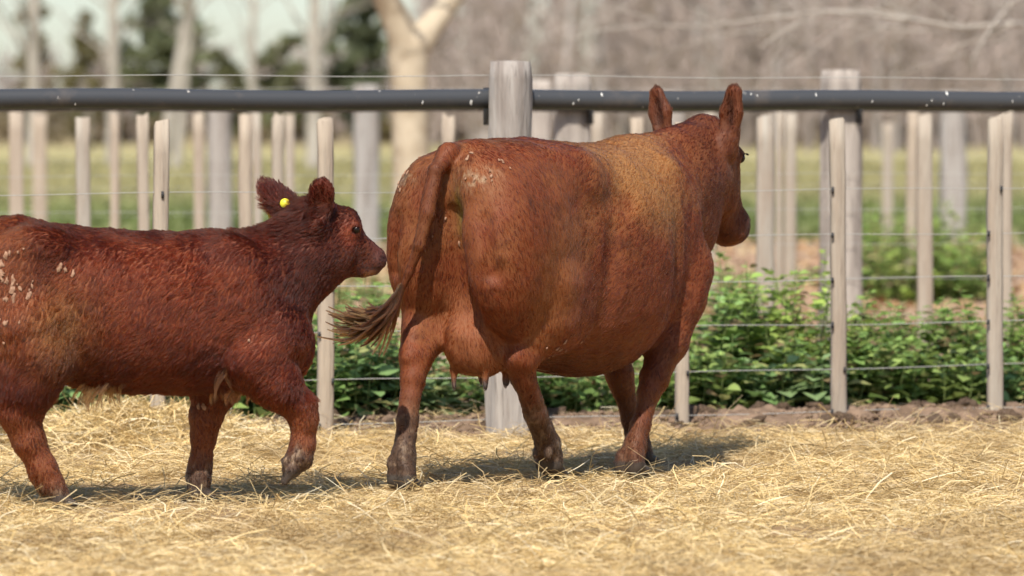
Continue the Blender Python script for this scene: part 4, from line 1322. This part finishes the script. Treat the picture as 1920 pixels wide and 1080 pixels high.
for i in range(2):
    px = (1372, 1392)[i]; Y = (29.5, 30.8)[i]
    put_weed(i, wx(px, Y), Y, 0.95, rr.random() * 6.28, ('taller' if i == 0 else 'lower') + ' blurred weed close right of the cow shoulder behind the second fence', 'weeds behind the second fence')

# fallen leaves on the brown yard between the fences
M_litter = material('dry_leaf', rough=0.85, attr='col', spec=0.1, trans=0.15)
n = 9000
Y = rr.uniform(24.5, 56, n); X = (rr.random(n) * 2 - 1) * (Y * 0.1067 + 1.0)
s = 0.03 + 0.035 * rr.random(n)
a = rr.random(n) * 6.28
u = np.stack([np.cos(a), np.sin(a), rr.normal(0, .35, n)], -1) * s[:, None]; w = np.stack([-np.sin(a), np.cos(a), rr.normal(0, .35, n)], -1) * s[:, None] * 0.6
c = np.stack([X, Y, ground_h(X, Y) + 0.02], -1)
V = np.stack([c - u, c + w, c + u, c - w], 1).reshape(-1, 3)
lc = np.array([(0.36, 0.20, 0.10), (0.42, 0.27, 0.14), (0.28, 0.15, 0.08), (0.45, 0.34, 0.20)])[rr.integers(0, 4, n)] * (0.8 + 0.4 * rr.random((n, 1)))
mobj('leaf_litter', V, np.arange(4 * n).reshape(-1, 4), M_litter, False, np.repeat(lc, 4, axis=0), label='brown fallen leaves scattered over the yard behind the fences', cat='leaves', kind='stuff')
# short pasture grass: tufts that break the field's flat edge
n = 26000
Y = 24.5 + (150 - 24.5) * rr.random(n) ** 1.3; X = (rr.random(n) * 2 - 1) * (Y * 0.1067 + 1.5)
keep = (Y > 54) | (vnoise(np.stack([X, Y, 0 * X], -1), 0.7, 93) > 0.80)
X, Y = X[keep], Y[keep]; n = len(X)
hgt = 0.05 + 0.10 * rr.random(n); a = rr.random(n) * 6.28
wd = 0.012 + Y * 0.0006
c = np.stack([X, Y, ground_h(X, Y)], -1)
u = np.stack([np.cos(a), np.sin(a), 0 * a], -1) * wd[:, None]
tip = c + np.stack([rr.normal(0, .05, n), rr.normal(0, .05, n), hgt], -1)
V = np.stack([c - u, c + u, tip], 1).reshape(-1, 3)
gcol = mix(np.tile((0.15, 0.19, 0.06), (n, 1)), (0.37, 0.33, 0.17), sstep(65, 95, Y) * 0.8 + 0.2 * rr.random(n)) * (0.8 + 0.4 * rr.random((n, 1)))
M_grass = material('pasture_grass', rough=0.7, attr='col', spec=0.15, trans=0.3)
mobj('pasture_grass', V, np.arange(3 * n).reshape(-1, 3), M_grass, False, np.repeat(gcol, 3, axis=0), label='short yellowish green grass of the pasture beyond the fences', cat='grass', kind='stuff')
# ------------------------------------------------------------------ trees and the far wood
M_bark = material('pale_bark', (0.49, 0.41, 0.30), 0.9, noise=[(2.2, (0.29, 0.225, 0.15), 6, 0.45, 0.7), (7, (0.20, 0.16, 0.11), 5, 0.62, 0.8)], bump=(6, 0.7, 0.03), spec=0.1)
M_greybark = material('grey_bark', (0.40, 0.36, 0.31), 0.9, noise=[(1.5, (0.22, 0.19, 0.16), 5, 0.45, 0.75)], spec=0.1)
M_twig = material('bare_twig', rough=0.9, attr='col', spec=0.1)
M_foliage = material('tree_foliage', rough=0.6, attr='col', spec=0.2, trans=0.25)

def limb(J, p, d, L, r0, r1, depth, r, sides=8, wob=0.12, kids=(3, 4), col=None, spread=0.8):
    n = 6
    pts = [p]
    dd = d / np.linalg.norm(d)
    for i in range(n):
        dd = dd + r.normal(0, wob, 3) + np.array((0, 0, 0.03))
        dd /= np.linalg.norm(dd)
        pts.append(pts[-1] + dd * L / n)
    V, F = tube(pts, np.linspace(r0, r1, n + 1), sides, cap=False)
    J.add(V, F, col)
    if depth > 0:
        for k in range(int(r.integers(kids[0], kids[1] + 1))):
            t = 0.35 + 0.6 * r.random()
            i = min(int(t * n), n - 1)
            q = pts[i]
            v = dd + r.normal(0, spread, 3)
            v[2] = abs(v[2]) * 0.7
            limb(J, q, v, L * (0.45 + 0.25 * r.random()), (r0 + (r1 - r0) * t) * 0.6, r1 * 0.35, depth - 1, r, max(4, sides - 2), wob * 1.2, kids, col, spread)

def crown(J, c, rad, n, size, tint, r, var=0.45):
    """leaf-sized faces gathered in clumps through the crown's volume"""
    nc = max(8, n // 60)
    cl = r.normal(0, 1, (nc, 3)); cl /= np.linalg.norm(cl, axis=1, keepdims=True)
    cl = cl * (r.random((nc, 1)) ** 0.45) * np.array(rad)
    own = r.integers(0, nc, n)
    P = np.array(c) + cl[own] + r.normal(0, 0.13, (n, 3)) * np.array(rad)
    u = r.normal(0, 1, (n, 3)); u /= np.linalg.norm(u, axis=1, keepdims=True)
    w = np.cross(u, r.normal(0, 1, (n, 3))); w /= np.linalg.norm(w, axis=1, keepdims=True)
    s = size * (0.6 + 0.8 * r.random((n, 1)))
    V = np.stack([P - u * s, P + w * s * .5, P + u * s, P - w * s * .5], 1).reshape(-1, 3)
    ccol = np.array(tint) * (1 - var / 2 + var * r.random((nc, 1)))
    J.add(V, np.arange(4 * n).reshape(-1, 4), np.repeat(ccol[own] * (0.75 + 0.5 * r.random((n, 1))), 4, axis=0))

# the forked sunlit tree behind the nearest fences
r = np.random.default_rng(3)
Yt = 48.0; xt = wx(768, Yt)
big = empty('forked_tree', (xt, Yt, 0), label='large bare tree with pale forked trunk behind the fences', cat='tree')
J = Join()
def px3(px, py, Y): return np.array((wx(px, Y) - xt, Y - Yt, CAM_Z - (py - 215) / FPX * Y))
tr = [px3(776, 492, Yt), px3(774, 380, Yt), px3(770, 250, Yt), px3(768, 160, Yt), px3(766, 95, Yt)]
V, F = tube(tr, [0.24, 0.20, 0.185, 0.185, 0.215], 16, cap=False); J.add(V, F)
V, F = tube([px3(766, 105, Yt), px3(752, 55, Yt), px3(728, 5, Yt - .1), px3(700, -60, Yt - .3), px3(680, -200, Yt - .4)], [0.19, 0.155, 0.135, 0.12, 0.09], 14, cap=False); J.add(V, F)
V, F = tube([px3(768, 105, Yt), px3(800, 60, Yt), px3(836, 15, Yt + .1), px3(880, -40, Yt + .3), px3(900, -220, Yt + .5)], [0.18, 0.14, 0.11, 0.10, 0.07], 14, cap=False); J.add(V, F)
J.obj('trunk', M_bark, True, parent=big)
J = Join()
for b, d, L in ((px3(700, -60, Yt - .3), (-0.6, 0, 1), 3.0), (px3(880, -40, Yt + .3), (0.6, 0, .8), 3.0), (px3(690, -120, Yt), (.3, .4, 1), 2.6)):
    limb(J, b, np.array(d, float), L, 0.075, 0.02, 2, r)
J.obj('branches', M_greybark, True, parent=big)

# a second tree, its trunk beyond the right edge, its limbs arching into view
Yb = 40.0; xt = wx(2130, Yb); Yt = Yb
arch = empty('overhanging_tree', (xt, Yb, 0), label='bare tree at right whose thin yellowish branches arch over the top', cat='tree')
J = Join()
V, F = tube([px3(2130, 545, Yb), px3(2125, 300, Yb), px3(2135, 60, Yb), px3(2150, -300, Yb)], [0.2, 0.17, 0.15, 0.12], 14, cap=False); J.add(V, F)
J.obj('trunk', M_bark, True, parent=arch)
J = Join()
for path, r0 in (([(2130, 60), (2010, 62), (1900, 44), (1800, 52), (1700, 36), (1620, 26), (1540, 22), (1470, 30)], 0.022),
                 ([(1720, 38), (1640, 20), (1560, 20), (1500, 40), (1450, 70), (1420, 95)], 0.014), ([(1540, 22), (1400, 40), (1300, 52), (1220, 46), (1120, 58), (1060, 76)], 0.012),
                 ([(2140, -40), (1960, -30), (1895, 5), (1860, 48), (1832, 92), (1815, 130)], 0.017), ([(1900, 44), (1850, 70), (1800, 84), (1750, 110)], 0.010)):
    pts = [px3(a, b, Yb + 0.3 * math.sin(i)) for i, (a, b) in enumerate(path)]
    V, F = tube(pts, np.linspace(r0, r0 * 0.45, len(pts)), 8); J.add(V, F)
for i in range(30):
    a = r.uniform(1050, 2000); b = r.uniform(-60, 60)
    p = px3(a, b, Yb + r.normal(0, .6)); limb(J, p, np.array((-1.0, 0, r.normal(-.1, .5))), 0.7 + r.random(), 0.006, 0.002, 1, r, 5)
J.obj('branches', M_greybark, True, parent=arch)

# green and bare trees at left, far across the pasture
def leafy(name, px, Y, w, top, low, n, size, tint, label, seed, group=None):
    r = np.random.default_rng(seed)
    x = wx(px, Y)
    e = empty(name, (x, Y, 0), label=label, cat='tree', group=group)
    J = Join()
    V, F = tube([(0, 0, -.1), (0.05, 0, top * .4), (0, .1, top * .85)], [0.03 * top, 0.022 * top, 0.006 * top], 8); J.add(V, F)
    for k in range(6): limb(J, np.array((0.02, 0.03, top * (0.3 + .08 * k))), np.array((r.normal(0, 1), r.normal(0, 1), .7)), w * 0.5, 0.012 * top, 0.003 * top, 0, r, 5)
    J.obj('trunk', M_greybark, True, parent=e)
    J = Join()
    k = 5
    for i in range(k):
        t = (i + .5) / k
        cz = low + (top - low) * t
        rw = w * 0.5 * math.sin(math.pi * (0.18 + 0.72 * t)) ** 0.7
        crown(J, (r.normal(0, w * .08), r.normal(0, w * .08), cz), (rw, rw, (top - low) / k * 0.85), n // k, size, tint, r)
    J.obj('crown', M_foliage, parent=e, kind='stuff')
    return e
leafy('evergreen_tree', 320, 175, 3.6, 6.1, 1.6, 4200, 0.21, (0.145, 0.16, 0.085), 'rounded dark green tree at upper left beyond the pasture', 61, 'green trees far at left')  # evergreen tints lifted and greyed: distance haze put into the colour
leafy('evergreen_tree', 672, 170, 2.5, 6.3, 1.0, 3600, 0.21, (0.115, 0.13, 0.072), 'dark green tree just left of the forked trunk', 62, 'green trees far at left')
leafy('evergreen_tree', 535, 190, 2.3, 4.5, 0.9, 2600, 0.20, (0.16, 0.165, 0.085), 'small green tree between two taller green trees', 63, 'green trees far at left')
leafy('evergreen_tree', 430, 200, 2.2, 4.0, 0.8, 2200, 0.20, (0.13, 0.13, 0.06), 'low olive green tree right of the rounded green tree', 64, 'green trees far at left')
leafy('willow_tree', 165, 185, 2.2, 5.0, 1.0, 1500, 0.15, (0.155, 0.135, 0.055), 'thin olive yellow tree near the upper left corner', 65, 'green trees far at left')
leafy('willow_tree', 58, 165, 1.6, 5.6, 1.2, 900, 0.14, (0.17, 0.145, 0.08), 'sparse pale tree at the far left edge', 66, 'green trees far at left')
def bare(px, Y, rad, h, lean, label, seed):
    r = np.random.default_rng(seed)
    e = empty('bare_tree', (wx(px, Y), Y, 0), label=label, cat='tree', group='leafless trees far at left')
    J = Join()
    pts = [np.array((lean * t * h, r.normal(0, .04), -0.1 + h * t)) for t in np.linspace(0, 1, 7)]
    V, F = tube(pts, np.linspace(rad, rad * .45, 7), 8, cap=False); J.add(V, F)
    J.obj('trunk', M_greybark, True, parent=e)
    J = Join()
    for k in range(14):
        t = 0.35 + 0.6 * r.random()
        limb(J, pts[int(t * 6)], np.array((r.normal(0, .7), r.normal(0, .7), 1.0)), h * 0.28, rad * 0.3, rad * .06, 1, r, 5)
    J.obj('branches', M_greybark, True, parent=e)
bare(62, 130, 0.20, 9, 0.01, 'straight pale leafless trunk at the far left edge', 71)
bare(212, 135, 0.20, 9, 0.005, 'straight pale leafless trunk right of the olive yellow tree', 72)
bare(300, 120, 0.16, 8, 0.17, 'leaning pale leafless trunk in front of the rounded green tree', 73)
bare(330, 126, 0.13, 8, 0.10, 'thinner leaning leafless trunk beside the leaning pale one', 74)
bare(588, 125, 0.21, 9, 0.01, 'straight pale leafless trunk between the small and dark green trees', 75)
bare(470, 140, 0.13, 9, 0.02, 'thin upright leafless trunk left of the small green tree', 76)

# the leafless wood behind the pasture, one mass, distance haze mixed into its brown grey
r = np.random.default_rng(12)
J = Join()
for k in range(330):
    Y = r.uniform(185, 270); px = r.uniform(770, 2050)
    if k % 6 == 0: px = r.uniform(-100, 800); Y = r.uniform(235, 280)
    x = wx(px, Y); h = r.uniform(6, 12) if px > 800 else r.uniform(3, 5)
    col = np.array((0.285, 0.235, 0.205)) * (0.8 + 0.4 * r.random())
    if r.random() < .25: col = np.array((0.38, 0.34, 0.315)) * (0.85 + 0.3 * r.random())
    rad = r.uniform(0.06, 0.15)
    pts = [np.array((x + r.normal(0, .12), Y, -0.2 + h * t)) for t in np.linspace(0, 1, 5)]
    V, F = tube(pts, np.linspace(rad, rad * .4, 5), 5, cap=False); J.add(V, F, col)
    m = 90                                                           # fine twigs as thin blades
    t = 0.12 + 0.88 * r.random(m)
    b = np.stack([x + r.normal(0, .35, m), Y + r.normal(0, .35, m), h * t], -1)
    d = np.stack([r.normal(0, .6, m), r.normal(0, .5, m), 0.4 + 0.7 * r.random(m)], -1) * (0.6 + 0.9 * r.random((m, 1)))
    w = np.stack([0.03 + 0.05 * r.random(m), 0 * t, 0 * t], -1)
    V = np.stack([b - w, b + w, b + d], 1).reshape(-1, 3)
    tc = np.array((0.275, 0.222, 0.192)) * (0.75 + 0.5 * r.random((m, 1)))
    J.add(V, np.arange(3 * m).reshape(-1, 3), np.repeat(tc, 3, axis=0))
J.obj('leafless_wood', M_twig, label='blurred brown grey leafless wood beyond the pasture at right', cat='wood', kind='stuff')
# scrub along the foot of the wood
J = Join()
for k in range(150):
    Y = r.uniform(225, 262); px = r.uniform(-150, 2070)
    left = px < 760
    hh = r.uniform(1.6, 2.9) if left else r.uniform(1.0, 2.4)
    tint = [(0.15, 0.125, 0.05), (0.12, 0.11, 0.05), (0.19, 0.145, 0.085), (0.21, 0.17, 0.10)][r.integers(0, 4)] if left else [(0.27, 0.21, 0.16), (0.22, 0.17, 0.12), (0.30, 0.24, 0.19)][r.integers(0, 3)]
    crown(J, (wx(px, Y), Y, hh * .5), (1.0 + r.random(), .8, hh * .5), 240, 0.20, tint, r)
J.obj('field_scrub', M_foliage, label='low brown and olive scrub along the far edge of the pasture', cat='scrub', kind='stuff')
